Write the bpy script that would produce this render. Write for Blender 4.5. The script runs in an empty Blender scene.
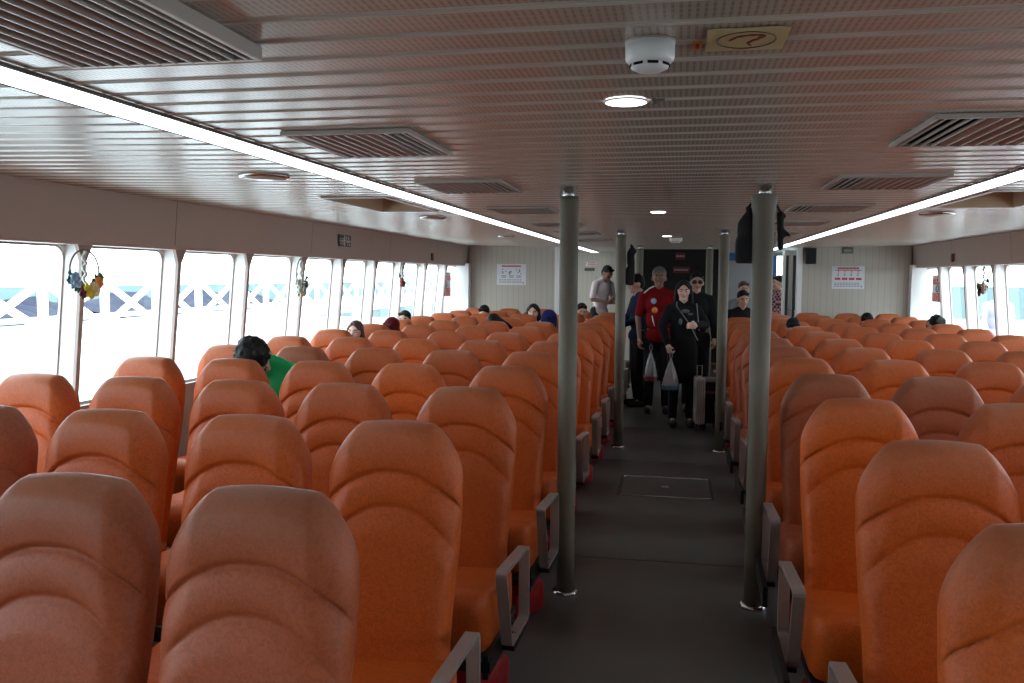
import bpy, bmesh, math, random
from mathutils import Vector, Matrix, Euler
random.seed(7)
R = math.radians
C = bpy.context.scene.collection
scn = bpy.context.scene

# ------------------------------------------------------------------ camera
F_PX = 872.8
YAW, PIT, ROLL = 0.18882, 0.07427, 0.007055
cy, sy, cp, sp = math.cos(YAW), math.sin(YAW), math.cos(PIT), math.sin(PIT)
fw = Vector((-sy*cp, cy*cp, -sp)); rt0 = Vector((cy, sy, 0)); up0 = rt0.cross(fw)
cr, sr = math.cos(ROLL), math.sin(ROLL)
rt = cr*rt0 + sr*up0; up = cr*up0 - sr*rt0
cd = bpy.data.cameras.new('camera'); cam = bpy.data.objects.new('camera', cd); C.objects.link(cam)
cam.matrix_world = Matrix(((rt.x, up.x, -fw.x, 0), (rt.y, up.y, -fw.y, 0), (rt.z, up.z, -fw.z, 1.6), (0, 0, 0, 1)))
cd.sensor_width = 36; cd.lens = F_PX*36/1024; cd.clip_start = 0.05; cd.clip_end = 600
scn.camera = cam

# ------------------------------------------------------------------ light and exposure
vs = scn.view_settings
vs.view_transform = 'Standard'; vs.look = 'None'; vs.gamma = 1; vs.exposure = 0.0
try: vs.use_curve_mapping = False
except Exception: pass
w = bpy.data.worlds.new('overcast_sky'); scn.world = w; w.use_nodes = True
bg = w.node_tree.nodes['Background']
bg.inputs[0].default_value = (0.82, 0.945, 1.0, 1); bg.inputs[1].default_value = 7.2
STRIP_E = 3.0; DOWN_E = 9.0

# ------------------------------------------------------------------ materials
def mat(name, col, rough=.5, metal=0, spec=.5, emis=None, es=0, sheen=0, coat=0, bump=None, var=None):
    m = bpy.data.materials.new(name); m.use_nodes = True
    nt = m.node_tree; b = nt.nodes['Principled BSDF']
    b.inputs['Base Color'].default_value = (*col, 1); b.inputs['Roughness'].default_value = rough
    b.inputs['Metallic'].default_value = metal; b.inputs['Specular IOR Level'].default_value = spec
    if sheen: b.inputs['Sheen Weight'].default_value = sheen; b.inputs['Sheen Roughness'].default_value = .4
    if coat: b.inputs['Coat Weight'].default_value = coat; b.inputs['Coat Roughness'].default_value = .15
    if emis: b.inputs['Emission Color'].default_value = (*emis, 1); b.inputs['Emission Strength'].default_value = es
    tc = nt.nodes.new('ShaderNodeTexCoord')
    if var:   # (scale, amount)
        n = nt.nodes.new('ShaderNodeTexNoise'); n.inputs['Scale'].default_value = var[0]; n.inputs['Detail'].default_value = 4
        nt.links.new(tc.outputs['Object'], n.inputs['Vector'])
        mr = nt.nodes.new('ShaderNodeMapRange'); mr.inputs[3].default_value = 1-var[1]; mr.inputs[4].default_value = 1+var[1]
        nt.links.new(n.outputs['Fac'], mr.inputs[0])
        mx = nt.nodes.new('ShaderNodeVectorMath'); mx.operation = 'SCALE'; mx.inputs[0].default_value = col
        nt.links.new(mr.outputs[0], mx.inputs['Scale']); nt.links.new(mx.outputs[0], b.inputs['Base Color'])
    if bump:  # (scale, strength, distance)
        n = nt.nodes.new('ShaderNodeTexNoise'); n.inputs['Scale'].default_value = bump[0]; n.inputs['Detail'].default_value = 3
        nt.links.new(tc.outputs['Object'], n.inputs['Vector'])
        bp = nt.nodes.new('ShaderNodeBump'); bp.inputs['Strength'].default_value = bump[1]; bp.inputs['Distance'].default_value = bump[2]
        nt.links.new(n.outputs['Fac'], bp.inputs['Height']); nt.links.new(bp.outputs[0], b.inputs['Normal'])
    return m

def seat_material():
    m = mat('orange_seat_cloth', (.6, .13, .03), .5, spec=.32)
    nt = m.node_tree; b = nt.nodes['Principled BSDF']; L = nt.links.new
    tc = nt.nodes.new('ShaderNodeTexCoord'); oi = nt.nodes.new('ShaderNodeObjectInfo')
    # mottled leather-like print
    n1 = nt.nodes.new('ShaderNodeTexNoise'); n1.inputs['Scale'].default_value = 85; n1.inputs['Detail'].default_value = 5; n1.inputs['Distortion'].default_value = 1.5
    L(tc.outputs['Object'], n1.inputs['Vector'])
    r1 = nt.nodes.new('ShaderNodeValToRGB'); L(n1.outputs['Fac'], r1.inputs[0])
    r1.color_ramp.elements[0].position = .36; r1.color_ramp.elements[0].color = (.80, .78, .78, 1)
    r1.color_ramp.elements[1].position = .6; r1.color_ramp.elements[1].color = (1.04, 1.04, 1.04, 1)
    mul = nt.nodes.new('ShaderNodeMixRGB'); mul.blend_type = 'MULTIPLY'; mul.inputs[0].default_value = 1
    L(oi.outputs['Color'], mul.inputs[1]); L(r1.outputs[0], mul.inputs[2])
    # blend to grey-brown towards the head end of the cover, edge varied by noise
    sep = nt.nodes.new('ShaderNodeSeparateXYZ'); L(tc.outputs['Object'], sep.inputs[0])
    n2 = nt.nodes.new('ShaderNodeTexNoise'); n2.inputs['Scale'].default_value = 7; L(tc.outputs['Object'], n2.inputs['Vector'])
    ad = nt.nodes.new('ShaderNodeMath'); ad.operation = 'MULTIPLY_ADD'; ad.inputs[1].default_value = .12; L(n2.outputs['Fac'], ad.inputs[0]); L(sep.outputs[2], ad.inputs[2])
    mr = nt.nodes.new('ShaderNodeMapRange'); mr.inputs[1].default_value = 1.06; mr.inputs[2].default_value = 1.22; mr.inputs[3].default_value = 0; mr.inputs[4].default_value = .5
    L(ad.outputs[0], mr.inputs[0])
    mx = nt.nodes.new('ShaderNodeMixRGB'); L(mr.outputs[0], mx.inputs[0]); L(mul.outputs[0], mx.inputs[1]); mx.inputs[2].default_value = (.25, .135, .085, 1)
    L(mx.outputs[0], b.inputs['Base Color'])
    bp = nt.nodes.new('ShaderNodeBump'); bp.inputs['Strength'].default_value = .25; bp.inputs['Distance'].default_value = .002
    L(n1.outputs['Fac'], bp.inputs['Height']); L(bp.outputs[0], b.inputs['Normal'])
    return m

def glass_material():
    m = bpy.data.materials.new('window_glass'); m.use_nodes = True; nt = m.node_tree; nt.nodes.clear()
    o = nt.nodes.new('ShaderNodeOutputMaterial'); t = nt.nodes.new('ShaderNodeBsdfTransparent'); g = nt.nodes.new('ShaderNodeBsdfGlossy')
    t.inputs[0].default_value = (.9, .95, .96, 1); g.inputs['Roughness'].default_value = .02
    mx = nt.nodes.new('ShaderNodeMixShader'); ge = nt.nodes.new('ShaderNodeNewGeometry')
    dt = nt.nodes.new('ShaderNodeVectorMath'); dt.operation = 'DOT_PRODUCT'; nt.links.new(ge.outputs['Incoming'], dt.inputs[0]); nt.links.new(ge.outputs['Normal'], dt.inputs[1])
    ab = nt.nodes.new('ShaderNodeMath'); ab.operation = 'ABSOLUTE'; nt.links.new(dt.outputs['Value'], ab.inputs[0])
    om = nt.nodes.new('ShaderNodeMath'); om.operation = 'SUBTRACT'; om.inputs[0].default_value = 1; nt.links.new(ab.outputs[0], om.inputs[1])
    pw = nt.nodes.new('ShaderNodeMath'); pw.operation = 'POWER'; pw.inputs[1].default_value = 5; nt.links.new(om.outputs[0], pw.inputs[0])
    f = nt.nodes.new('ShaderNodeMath'); f.operation = 'MULTIPLY_ADD'; f.inputs[1].default_value = .9; f.inputs[2].default_value = .05; nt.links.new(pw.outputs[0], f.inputs[0])
    nt.links.new(f.outputs[0], mx.inputs[0]); nt.links.new(t.outputs[0], mx.inputs[1]); nt.links.new(g.outputs[0], mx.inputs[2]); nt.links.new(mx.outputs[0], o.inputs[0])
    return m

def perforated_material():
    m = mat('perforated_cream_slat', (.42, .36, .305), .22, spec=.6)
    nt = m.node_tree; b = nt.nodes['Principled BSDF']; L = nt.links.new
    tc = nt.nodes.new('ShaderNodeTexCoord'); sep = nt.nodes.new('ShaderNodeSeparateXYZ'); L(tc.outputs['Object'], sep.inputs[0])
    def M(op, a, bb=None, c=None):
        n = nt.nodes.new('ShaderNodeMath'); n.operation = op
        for i, v in enumerate((a, bb, c)):
            if v is None: continue
            if isinstance(v, (int, float)): n.inputs[i].default_value = v
            else: L(v, n.inputs[i])
        return n.outputs[0]
    dx = M('ABSOLUTE', M('SUBTRACT', M('FRACT', M('MULTIPLY', sep.outputs[0], 1/.0135)), .5))
    dy = M('ABSOLUTE', M('SUBTRACT', M('FRACT', M('MULTIPLY', sep.outputs[1], 1/.026)), .5))
    hole = M('MULTIPLY', M('LESS_THAN', dx, .20), M('LESS_THAN', dy, .42))
    mx = nt.nodes.new('ShaderNodeMixRGB'); L(hole, mx.inputs[0]); mx.inputs[1].default_value = (.42, .36, .305, 1); mx.inputs[2].default_value = (.29, .24, .20, 1)
    L(mx.outputs[0], b.inputs['Base Color'])
    return m

def beadboard_material(name, col, pitch=.1, axis=0):
    m = mat(name, col, .5); nt = m.node_tree; b = nt.nodes['Principled BSDF']; L = nt.links.new
    tc = nt.nodes.new('ShaderNodeTexCoord'); sep = nt.nodes.new('ShaderNodeSeparateXYZ'); L(tc.outputs['Object'], sep.inputs[0])
    a = nt.nodes.new('ShaderNodeMath'); a.operation = 'MULTIPLY'; a.inputs[1].default_value = 1/pitch; L(sep.outputs[axis], a.inputs[0])
    f = nt.nodes.new('ShaderNodeMath'); f.operation = 'FRACT'; L(a.outputs[0], f.inputs[0])
    l = nt.nodes.new('ShaderNodeMath'); l.operation = 'LESS_THAN'; l.inputs[1].default_value = .07; L(f.outputs[0], l.inputs[0])
    mx = nt.nodes.new('ShaderNodeMixRGB'); L(l.outputs[0], mx.inputs[0]); mx.inputs[1].default_value = (*col, 1); mx.inputs[2].default_value = (col[0]*.72, col[1]*.72, col[2]*.7, 1)
    L(mx.outputs[0], b.inputs['Base Color'])
    return m

M_ = {}
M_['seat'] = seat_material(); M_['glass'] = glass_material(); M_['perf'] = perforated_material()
M_['slat'] = mat('cream_slat_edge', (.52, .465, .41), .2, spec=.6)
M_['plenum'] = mat('dark_gap', (.12, .10, .09), .8)
M_['panel'] = beadboard_material('cream_bulkhead_boards', (.52, .48, .42), .085)
M_['band'] = mat('cream_side_panel', (.56, .475, .42), .42, var=(3, .04))
M_['lower'] = mat('cream_lower_wall', (.45, .40, .36), .5)
M_['post'] = mat('window_post_paint', (.40, .31, .29), .45)
M_['reveal'] = mat('white_window_reveal', (.88, .88, .88), .35)
M_['floor'] = mat('dark_grey_vinyl_floor', (.105, .101, .096), .32, spec=.45, var=(2.6, .28), bump=(220, .15, .001))
M_['pole'] = mat('olive_grey_pole_sleeve', (.17, .152, .118), .5, spec=.3)
M_['chrome'] = mat('polished_steel', (.62, .62, .63), .2, metal=1)
M_['alu'] = mat('brushed_aluminium', (.42, .40, .39), .38, metal=.45, bump=(90, .1, .001))
M_['black'] = mat('black_metal', (.012, .012, .013), .5)
M_['blackcloth'] = mat('black_cloth', (.010, .010, .012), .85, bump=(60, .4, .004))
M_['red'] = mat('red_life_jacket_nylon', (.40, .012, .018), .5, bump=(25, .5, .01))
M_['white'] = mat('white_plastic', (.82, .82, .84), .35)
M_['slot'] = mat('dark_slot', (.006, .006, .006), .9, spec=0)
M_['louver'] = mat('brown_louver_paint', (.36, .27, .235), .35)
M_['frame'] = mat('vent_frame_paint', (.46, .41, .37), .3)
M_['tan'] = mat('tan_hatch_lining', (.50, .36, .24), .5)
M_['strip'] = mat('light_strip_diffuser', (.9, .9, .9), .4, emis=(.93, .97, 1), es=STRIP_E)
M_['down'] = mat('downlight_diffuser', (.9, .9, .9), .4, emis=(1, .97, 1), es=DOWN_E)
M_['yellow'] = mat('yellowed_sign_plate', (.50, .42, .22), .5)
M_['inkred'] = mat('dark_red_ink', (.16, .010, .006), .5)
M_['ink'] = mat('black_ink', (.02, .02, .02), .5)
M_['orange'] = mat('orange_sticker', (.55, .2, .03), .5)
M_['paper'] = mat('white_poster_paper', (.74, .75, .80), .5)
M_['posterred'] = mat('poster_red', (.50, .06, .08), .5)
M_['postergrey'] = mat('poster_print_grey', (.25, .24, .28), .5)
M_['green'] = mat('green_sign_plate', (.01, .09, .04), .4)
M_['stickerred'] = mat('window_sticker_red', (.75, .10, .08), .5)
M_['darkwall'] = mat('dark_bulkhead', (.014, .012, .011), .6, spec=.2)
M_['blue'] = mat('blue_panel', (.03, .12, .30), .5)
M_['skin'] = mat('skin', (.52, .30, .22), .5)
M_['paleskin'] = mat('pale_skin', (.72, .46, .38), .5)
M_['darkskin'] = mat('brown_skin', (.24, .12, .08), .5)
M_['hair'] = mat('black_hair', (.008, .007, .007), .55, spec=.2, bump=(80, .4, .004))
M_['brownhair'] = mat('dark_brown_hair', (.07, .035, .025), .45, bump=(80, .4, .004))
M_['greyhair'] = mat('short_grey_hair', (.12, .11, .10), .6)
M_['lips'] = mat('lips', (.50, .10, .10), .4)
def cloth(name, col): return mat(name, col, .85, spec=.12, bump=(40, .25, .004))

# ------------------------------------------------------------------ mesh helpers
def tag(o, label=None, cat=None, group=None, kind=None):
    if label: o['label'] = label
    if cat: o['category'] = cat
    if group: o['group'] = group
    if kind: o['kind'] = kind
    return o
def empty(name, loc=(0, 0, 0), rz=0):
    o = bpy.data.objects.new(name, None); C.objects.link(o); o.location = loc; o.rotation_euler = (0, 0, rz); o.empty_display_size = .1
    return o
class MB:
    def __init__(s): s.v = []; s.f = []; s.m = []; s.s = []
    def add(s, vs, fs, mi=0, smooth=False):
        o = len(s.v); s.v += [tuple(v) for v in vs]
        for f in fs: s.f.append(tuple(i+o for i in f)); s.m.append(mi); s.s.append(smooth)
    def box(s, lo, hi, mi=0, rot=None, pivot=None):
        (x0, y0, z0), (x1, y1, z1) = lo, hi
        v = [Vector(p) for p in ((x0,y0,z0),(x1,y0,z0),(x1,y1,z0),(x0,y1,z0),(x0,y0,z1),(x1,y0,z1),(x1,y1,z1),(x0,y1,z1))]
        if rot is not None:
            pv = Vector(pivot) if pivot else (Vector(lo)+Vector(hi))/2
            e = Euler(rot).to_matrix(); v = [e @ (p-pv)+pv for p in v]
        s.add(v, [(0,3,2,1),(4,5,6,7),(0,1,5,4),(1,2,6,5),(2,3,7,6),(3,0,4,7)], mi)
    def lathe(s, prof, c=(0, 0, 0), n=24, mi=0, axis='z', cap=True):
        vs = []
        for r, h in prof:
            for k in range(n):
                a = 2*math.pi*k/n
                p = (r*math.cos(a), r*math.sin(a), h) if axis == 'z' else ((h, r*math.cos(a), r*math.sin(a)) if axis == 'x' else (r*math.cos(a), h, r*math.sin(a)))
                vs.append((p[0]+c[0], p[1]+c[1], p[2]+c[2]))
        fs = []
        for j in range(len(prof)-1):
            for k in range(n):
                a, b = j*n+k, j*n+(k+1) % n; fs.append((a, b, b+n, a+n))
        if cap:
            fs.append(tuple(range(n))[::-1]); fs.append(tuple(range((len(prof)-1)*n, len(prof)*n)))
        s.add(vs, fs, mi, True)
    def tube(s, pts, r, n=8, mi=0, closed=False):
        pts = [Vector(p) for p in pts]; rings = []; N = len(pts); ref = None
        for i, p in enumerate(pts):
            if closed: t = pts[(i+1) % N]-pts[i-1]
            else: t = pts[min(i+1, N-1)]-pts[max(i-1, 0)]
            t.normalize()
            if ref is None:
                ref = t.orthogonal().normalized()
            ref = (ref-t*ref.dot(t)).normalized(); b = t.cross(ref)
            rr = r[i] if isinstance(r, (list, tuple)) else r
            rings.append([p+rr*(math.cos(2*math.pi*k/n)*ref+math.sin(2*math.pi*k/n)*b) for k in range(n)])
        vs = [v for q in rings for v in q]; fs = []
        for j in range(N if closed else N-1):
            for k in range(n):
                a, b = j*n+k, j*n+(k+1) % n; j2 = (j+1) % N; fs.append((a, b, j2*n+(k+1) % n, j2*n+k))
        if not closed: fs += [tuple(range(n))[::-1], tuple(range((N-1)*n, N*n))]
        s.add(vs, fs, mi, True)
    def ell(s, c, r, rot=(0, 0, 0), nu=14, nv=9, mi=0, smooth=True):
        e = Euler(rot).to_matrix(); vs = [Vector(c)+e @ Vector((0, 0, -r[2]))]; fs = []
        for j in range(1, nv):
            ph = -math.pi/2+math.pi*j/nv
            for k in range(nu):
                a = 2*math.pi*k/nu
                vs.append(Vector(c)+e @ Vector((r[0]*math.cos(ph)*math.cos(a), r[1]*math.cos(ph)*math.sin(a), r[2]*math.sin(ph))))
        vs.append(Vector(c)+e @ Vector((0, 0, r[2]))); T = len(vs)-1
        for k in range(nu): fs.append((0, 1+(k+1) % nu, 1+k)); fs.append((T, T-nu+k, T-nu+(k+1) % nu))
        for j in range(nv-2):
            for k in range(nu):
                a, b = 1+j*nu+k, 1+j*nu+(k+1) % nu; fs.append((a, b, b+nu, a+nu))
        s.add(vs, fs, mi, smooth)
    def cap(s, p1, r1, p2, r2, mi=0, n=12):
        p1, p2 = Vector(p1), Vector(p2); d = p2-p1; L = d.length
        if L < 1e-5: s.ell(p1, (r1,)*3, mi=mi); return
        t = d/L; ref = t.orthogonal().normalized(); b = t.cross(ref); rings = []
        for k in range(5): a = -math.pi/2+math.pi/2*k/4; rings.append((p1+t*r1*math.sin(a), max(r1*math.cos(a), 1e-4)))
        for k in range(5): a = math.pi/2*k/4; rings.append((p2+t*r2*math.sin(a), max(r2*math.cos(a), 1e-4)))
        vs = [c+rr*(math.cos(2*math.pi*k/n)*ref+math.sin(2*math.pi*k/n)*b) for c, rr in rings for k in range(n)]; fs = []
        for j in range(len(rings)-1):
            for k in range(n):
                a, bb = j*n+k, j*n+(k+1) % n; fs.append((a, bb, bb+n, a+n))
        fs += [tuple(range(n))[::-1], tuple(range((len(rings)-1)*n, len(rings)*n))]
        s.add(vs, fs, mi, True)
    def build(s, name, mats, parent=None, bevel=0, loc=None):
        me = bpy.data.meshes.new(name); me.from_pydata(s.v, [], s.f)
        if not isinstance(mats, (list, tuple)): mats = [mats]
        for m in mats: me.materials.append(m)
        me.polygons.foreach_set('material_index', s.m); me.polygons.foreach_set('use_smooth', s.s)
        me.update(); o = bpy.data.objects.new(name, me); C.objects.link(o)
        if parent: o.parent = parent
        if loc: o.location = loc
        if bevel:
            b = o.modifiers.new('bevel', 'BEVEL'); b.width = bevel; b.segments = 2; b.limit_method = 'ANGLE'
        return o
def blob(mb, name, m, parent, voxel=.012, smooth=4):
    o = mb.build(name, m, parent)
    r = o.modifiers.new('remesh', 'REMESH'); r.mode = 'VOXEL'; r.voxel_size = voxel; r.use_smooth_shade = True
    s = o.modifiers.new('smooth', 'SMOOTH'); s.iterations = smooth; s.factor = .5
    return o
def copy_tree(o, parent=None):
    c = o.copy(); C.objects.link(c); c.parent = parent
    for ch in o.children: copy_tree(ch, c)
    return c
def st(o): o['kind'] = 'structure'; return o

# ------------------------------------------------------------------ dimensions
HC = 2.037; YF = 12.95; YB = -2.6; YE = 15.5
XC, ZC = 3.15, 2.062           # ceiling edge
def zc(x): return HC if abs(x) < 1.6 else HC+(ZC-HC)*(abs(x)-1.6)/(XC-1.6)

# ------------------------------------------------------------------ room shell
b = MB(); b.box((-3.5, YB-.05, -.12), (3.5, YE+.1, 0)); floor = st(b.build('floor', M_['floor']))
b = MB()   # seams between the vinyl sheets, thin welded lines
for y in (2.4, 4.9, 7.6, 9.3): b.box((-3.2, y-.003, 0), (3.2, y+.003, .0008))
b.build('welded_seam', mat('floor_seam', (.032, .031, .03), .6), floor)

HOLES = [(-2.0, -1.62, 36, 44), (1.5, 1.95, 36, 44)]   # slat index ranges
P = .13
b = MB()
n0, n1 = int(YB/P)-1, int(YE/P)+1
for k in range(n0, n1+1):
    y = k*P
    cuts = [-XC, -1.6, 1.6, XC]; holes = [(h[0], h[1]) for h in HOLES if h[2] <= k < h[3]]
    for h in holes: cuts += list(h)
    cuts = sorted(set(cuts))
    for x0, x1 in zip(cuts, cuts[1:]):
        if any(h[0]-1e-6 <= x0 and x1 <= h[1]+1e-6 for h in holes): continue
        prof = [(0, .012), (.003, .012), (.006, .0), (.012, -.0015), (.018, .0), (.112, .0), (.118, -.0015), (.124, .0), (.127, .012), (P, .012)]
        for (ya, za), (yb, zb) in zip(prof, prof[1:]):
            mi = 0 if (ya, yb) == (.018, .112) else 1
            if za == zb == .012: mi = 2
            b.add([(x0, y+ya, zc(x0)+za), (x1, y+ya, zc(x1)+za), (x1, y+yb, zc(x1)+zb), (x0, y+yb, zc(x0)+zb)], [(0, 3, 2, 1)], mi)
ceil = st(b.build('ceiling', [M_['perf'], M_['slat'], M_['plenum']]))
b = MB(); b.box((-3.6, YB-.05, 2.35), (3.6, YE+.1, 2.42)); st(b.build('trim_1', M_['plenum']))
for sx in (-1, 1):   # closing plates over the ceiling edge
    b = MB(); b.box((sx*3.16 if sx > 0 else -3.6, YB-.05, 2.0), (3.6 if sx > 0 else -3.16, YE+.1, 2.36)); st(b.build('trim_%d' % (2 if sx < 0 else 3), M_['lower']))

WT, WB = (3.20, 1.757), (3.29, .84)      # window head and sill, x and z
def wall(sx, name):
    b = MB()
    pts = [(3.15, 2.07), (3.175, 1.775), (3.18, 1.757), (3.40, 1.757), (3.40, 2.07)]
    v = []
    for y in (YB, YF):
        v += [(sx*x, y, z) for x, z in pts]
    n = len(pts); b.add(v, [(i, (i+1) % n, n+(i+1) % n, n+i) for i in range(n)]+[tuple(range(n)), tuple(range(n, 2*n))], 0)
    pts = [(3.27, .86), (3.33, 0), (3.50, 0), (3.45, .84), (3.27, .84)]
    v = []
    for y in (YB, YF): v += [(sx*x, y, z) for x, z in pts]
    b.add(v, [(i, (i+1) % n, n+(i+1) % n, n+i) for i in range(n)]+[tuple(range(n)), tuple(range(n, 2*n))], 1)
    # end pieces beyond the bulkhead; unseen side openings added so daylight brightens the vestibule
    xa, xb = (3.15, 3.5) if sx > 0 else (-3.5, -3.15)
    b.box((xa, YF, 0), (xb, 13.25, 2.1), 1); b.box((xa, 14.9, 0), (xb, YE, 2.1), 1); b.box((xa, 13.25, 1.98), (xb, 14.9, 2.1), 1)
    return st(b.build(name, [M_['band'], M_['lower']]))
wl = wall(-1, 'wall_left'); wr = wall(1, 'wall_right')
for sx, wn in ((-1, wl), (1, wr)):   # joints of the side panel
    b = MB()
    for y in (2.3, 5.1, 7.2, 9.3, 11.2):
        b.add([(sx*3.149, y, 2.06), (sx*3.149, y+.006, 2.06), (sx*3.173, y+.006, 1.78), (sx*3.173, y, 1.78)], [(0, 1, 2, 3)])
    b.build('panel_joint', M_['plenum'], wn)

posts = [-2.0, -1.35, -.45, .48, 1.43, 2.38, 3.33, 4.28, 5.215, 6.15, 7.14, 8.06, 8.98, 9.92, 10.88, 11.86]
def at_t(sx, t, dx=0): return (sx*(WT[0]+(WB[0]-WT[0])*t+dx), WT[1]+(WB[1]-WT[1])*t)
wi = 0; ti = 4
for sx in (-1, 1):
    for i, y in enumerate(posts):
        if i < 1: continue
        b = MB()       # inner post with flared head
        for (t0, w0, t1, w1) in ((0, .062, .10, .018), (.10, .018, .9, .016), (.9, .016, 1.0, .04)):
            x0, z0 = at_t(sx, t0); x1, z1 = at_t(sx, t1)
            xo0, _ = at_t(sx, t0, .02); xo1, _ = at_t(sx, t1, .02)
            v = [(x0, y-w0, z0), (x0, y+w0, z0), (xo0, y+w0, z0), (xo0, y-w0, z0), (x1, y-w1, z1), (x1, y+w1, z1), (xo1, y+w1, z1), (xo1, y-w1, z1)]
            b.add(v, [(0,3,2,1),(4,5,6,7),(0,1,5,4),(1,2,6,5),(2,3,7,6),(3,0,4,7)], 0)
        # web of the mullion
        v = []
        for t in (0, 1):
            for dx in (.02, .12):
                x, z = at_t(sx, t, dx); v += [(x, y-.012, z), (x, y+.012, z)]
        b.add(v, [(0, 1, 3, 2), (4, 6, 7, 5), (0, 2, 6, 4), (1, 5, 7, 3), (2, 3, 7, 6), (0, 4, 5, 1)], 1)
        st(b.build('trim_%d' % ti, [M_['post'], M_['reveal']])); ti += 1
    edges = posts+[12.85]
    for i in range(len(edges)-1):
        ya, yb = edges[i]+.012, edges[i+1]-.012
        wi += 1
        # outer frame: rounded opening cut out of a plate at dx .15
        b = MB(); inner = []; outer = []
        ia, ib, ta, tb = ya+.004, yb-.004, .008, .985
        rr = .075; rt_ = rr/.92
        def arc(cyy, ct, a0):
            return [(cyy+rr*math.cos(a0+math.pi/2*k/5), ct-rt_*math.sin(a0+math.pi/2*k/5)) for k in range(6)]
        inner = arc(ib-rr, ta+rt_, 0)+arc(ia+rr, ta+rt_, math.pi/2)+arc(ia+rr, tb-rt_, math.pi)+arc(ib-rr, tb-rt_, 1.5*math.pi)
        cc = [(yb, 0), (ya, 0), (ya, 1), (yb, 1)]
        outer = [c for c in cc for _ in range(6)]
        n = len(inner); v = []
        for dx in (.12, .135):
            for y, t in inner: x, z = at_t(sx, t, dx); v.append((x, y, z))
            for y, t in outer: x, z = at_t(sx, t, dx); v.append((x, y, z))
        fs = []
        for k in range(n):
            k2 = (k+1) % n
            fs += [(k, k2, n+k2, n+k), (2*n+k, 3*n+k, 3*n+k2, 2*n+k2), (k, 2*n+k, 2*n+k2, k2)]
        b.add(v, fs, 0)
        # black rubber gasket round the opening
        wo = st(b.build('window_%d' % wi, M_['reveal']))
        g = MB(); g.tube([(at_t(sx, t, .118)[0], y, at_t(sx, t, .118)[1]) for y, t in inner], .0045, 6, closed=True); g.build('gasket', M_['post'], wo)
        p = MB(); v = []
        for y, t in inner: x, z = at_t(sx, t, .127); v.append((x, y, z))
        p.add(v, [tuple(range(n))]); p.build('window_pane', M_['glass'], wo)

b = MB(); b.box((-3.5, YB-.1, 0), (3.5, YB, 2.3)); st(b.build('wall_back', M_['panel']))
# far bulkheads left and right of the passage
b = MB(); b.box((-3.45, YF, 0), (-1.83, YF+.06, 2.3)); wfl = st(b.build('wall_far_left', M_['panel']))
b = MB(); b.box((1.70, YF, 0), (3.45, YF+.06, 2.3)); wfr = st(b.build('wall_far_right', M_['panel']))
b = MB(); b.box((-1.83, YF-.03, 0), (-1.77, YF+.10, 2.08)); st(b.build('trim_%d' % ti, M_['reveal'])); ti += 1
b = MB(); b.box((1.63, YF-.03, 0), (1.70, YF+.10, 2.08)); st(b.build('trim_%d' % ti, M_['reveal'])); ti += 1
# corner posts of the window bays
for sx in (-1, 1):
    b = MB(); b.box((min(sx*3.12, sx*3.5), 12.80, .8), (max(sx*3.12, sx*3.5), 12.95, 1.8)); st(b.build('trim_%d' % ti, M_['reveal'])); ti += 1
# end wall of the vestibule, with a bright doorway on the right
b = MB(); b.box((-3.5, YE, 0), (-.6, YE+.08, 2.3)); b.box((-.6, YE, 0), (1.62, YE+.08, 2.3), 1); b.box((1.62, YE, 1.98), (3.5, YE+.08, 2.3), 1); b.box((2.3, YE, 0), (3.5, YE+.08, 1.98))
st(b.build('wall_far_end', [M_['panel'], mat('grey_end_wall', (.30, .30, .31), .5)]))
b = MB(); b.box((-.60, 13.7, 0), (.62, 15.4, 2.3)); st(b.build('wall_centre', M_['darkwall']))
b = MB(); b.box((-3.1, 13.45, .0), (-.62, YE, .14)); st(b.build('trim_%d' % ti, M_['floor'])); ti += 1
# blue panel beside the doorway
o = MB(); o.box((1.40, YE-.05, .3), (1.61, YE, 1.98)); o.box((.70, YE-.04, 1.9), (1.39, YE, 2.03)); st(o.build('trim_%d' % ti, M_['blue'])); ti += 1

# folding glass door leaves at the right of the passage
def door_leaf(n, x0, x1, y0, y1, label_handle=True):
    d = Vector((x1-x0, y1-y0, 0)); L = d.length; ang = math.atan2(d.y, d.x)
    b = MB(); T = .035
    b.box((0, -T/2, 0), (.035, T/2, 2.0)); b.box((L-.035, -T/2, 0), (L, T/2, 2.0)); b.box((.035, -T/2, 1.93), (L-.035, T/2, 2.0)); b.box((.035, -T/2, 0), (L-.035, T/2, .12)); b.box((.035, -T/2, .98), (L-.035, T/2, 1.03))
    o = st(b.build('door_%d' % n, mat('door_frame_cream', (.60, .60, .56), .35))); o.location = (x0, y0, 0); o.rotation_euler = (0, 0, ang)
    g = MB(); g.box((.035, -.004, .12), (L-.035, .004, .98)); g.box((.035, -.004, 1.03), (L-.035, .004, 1.93)); g.build('door_glass', mat('smoked_door_glass', (.06, .065, .07), .1), o)
    h = MB(); h.tube([(L-.02, -T/2, 1.15), (L-.02, -.06, 1.15), (L-.02, -.06, .85), (L-.02, -T/2, .85)], .008); h.build('door_handle', M_['chrome'], o)
door_leaf(1, 1.57, 1.675, 13.12, 13.03); door_leaf(2, 1.45, 1.555, 13.03, 13.12)

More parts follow.
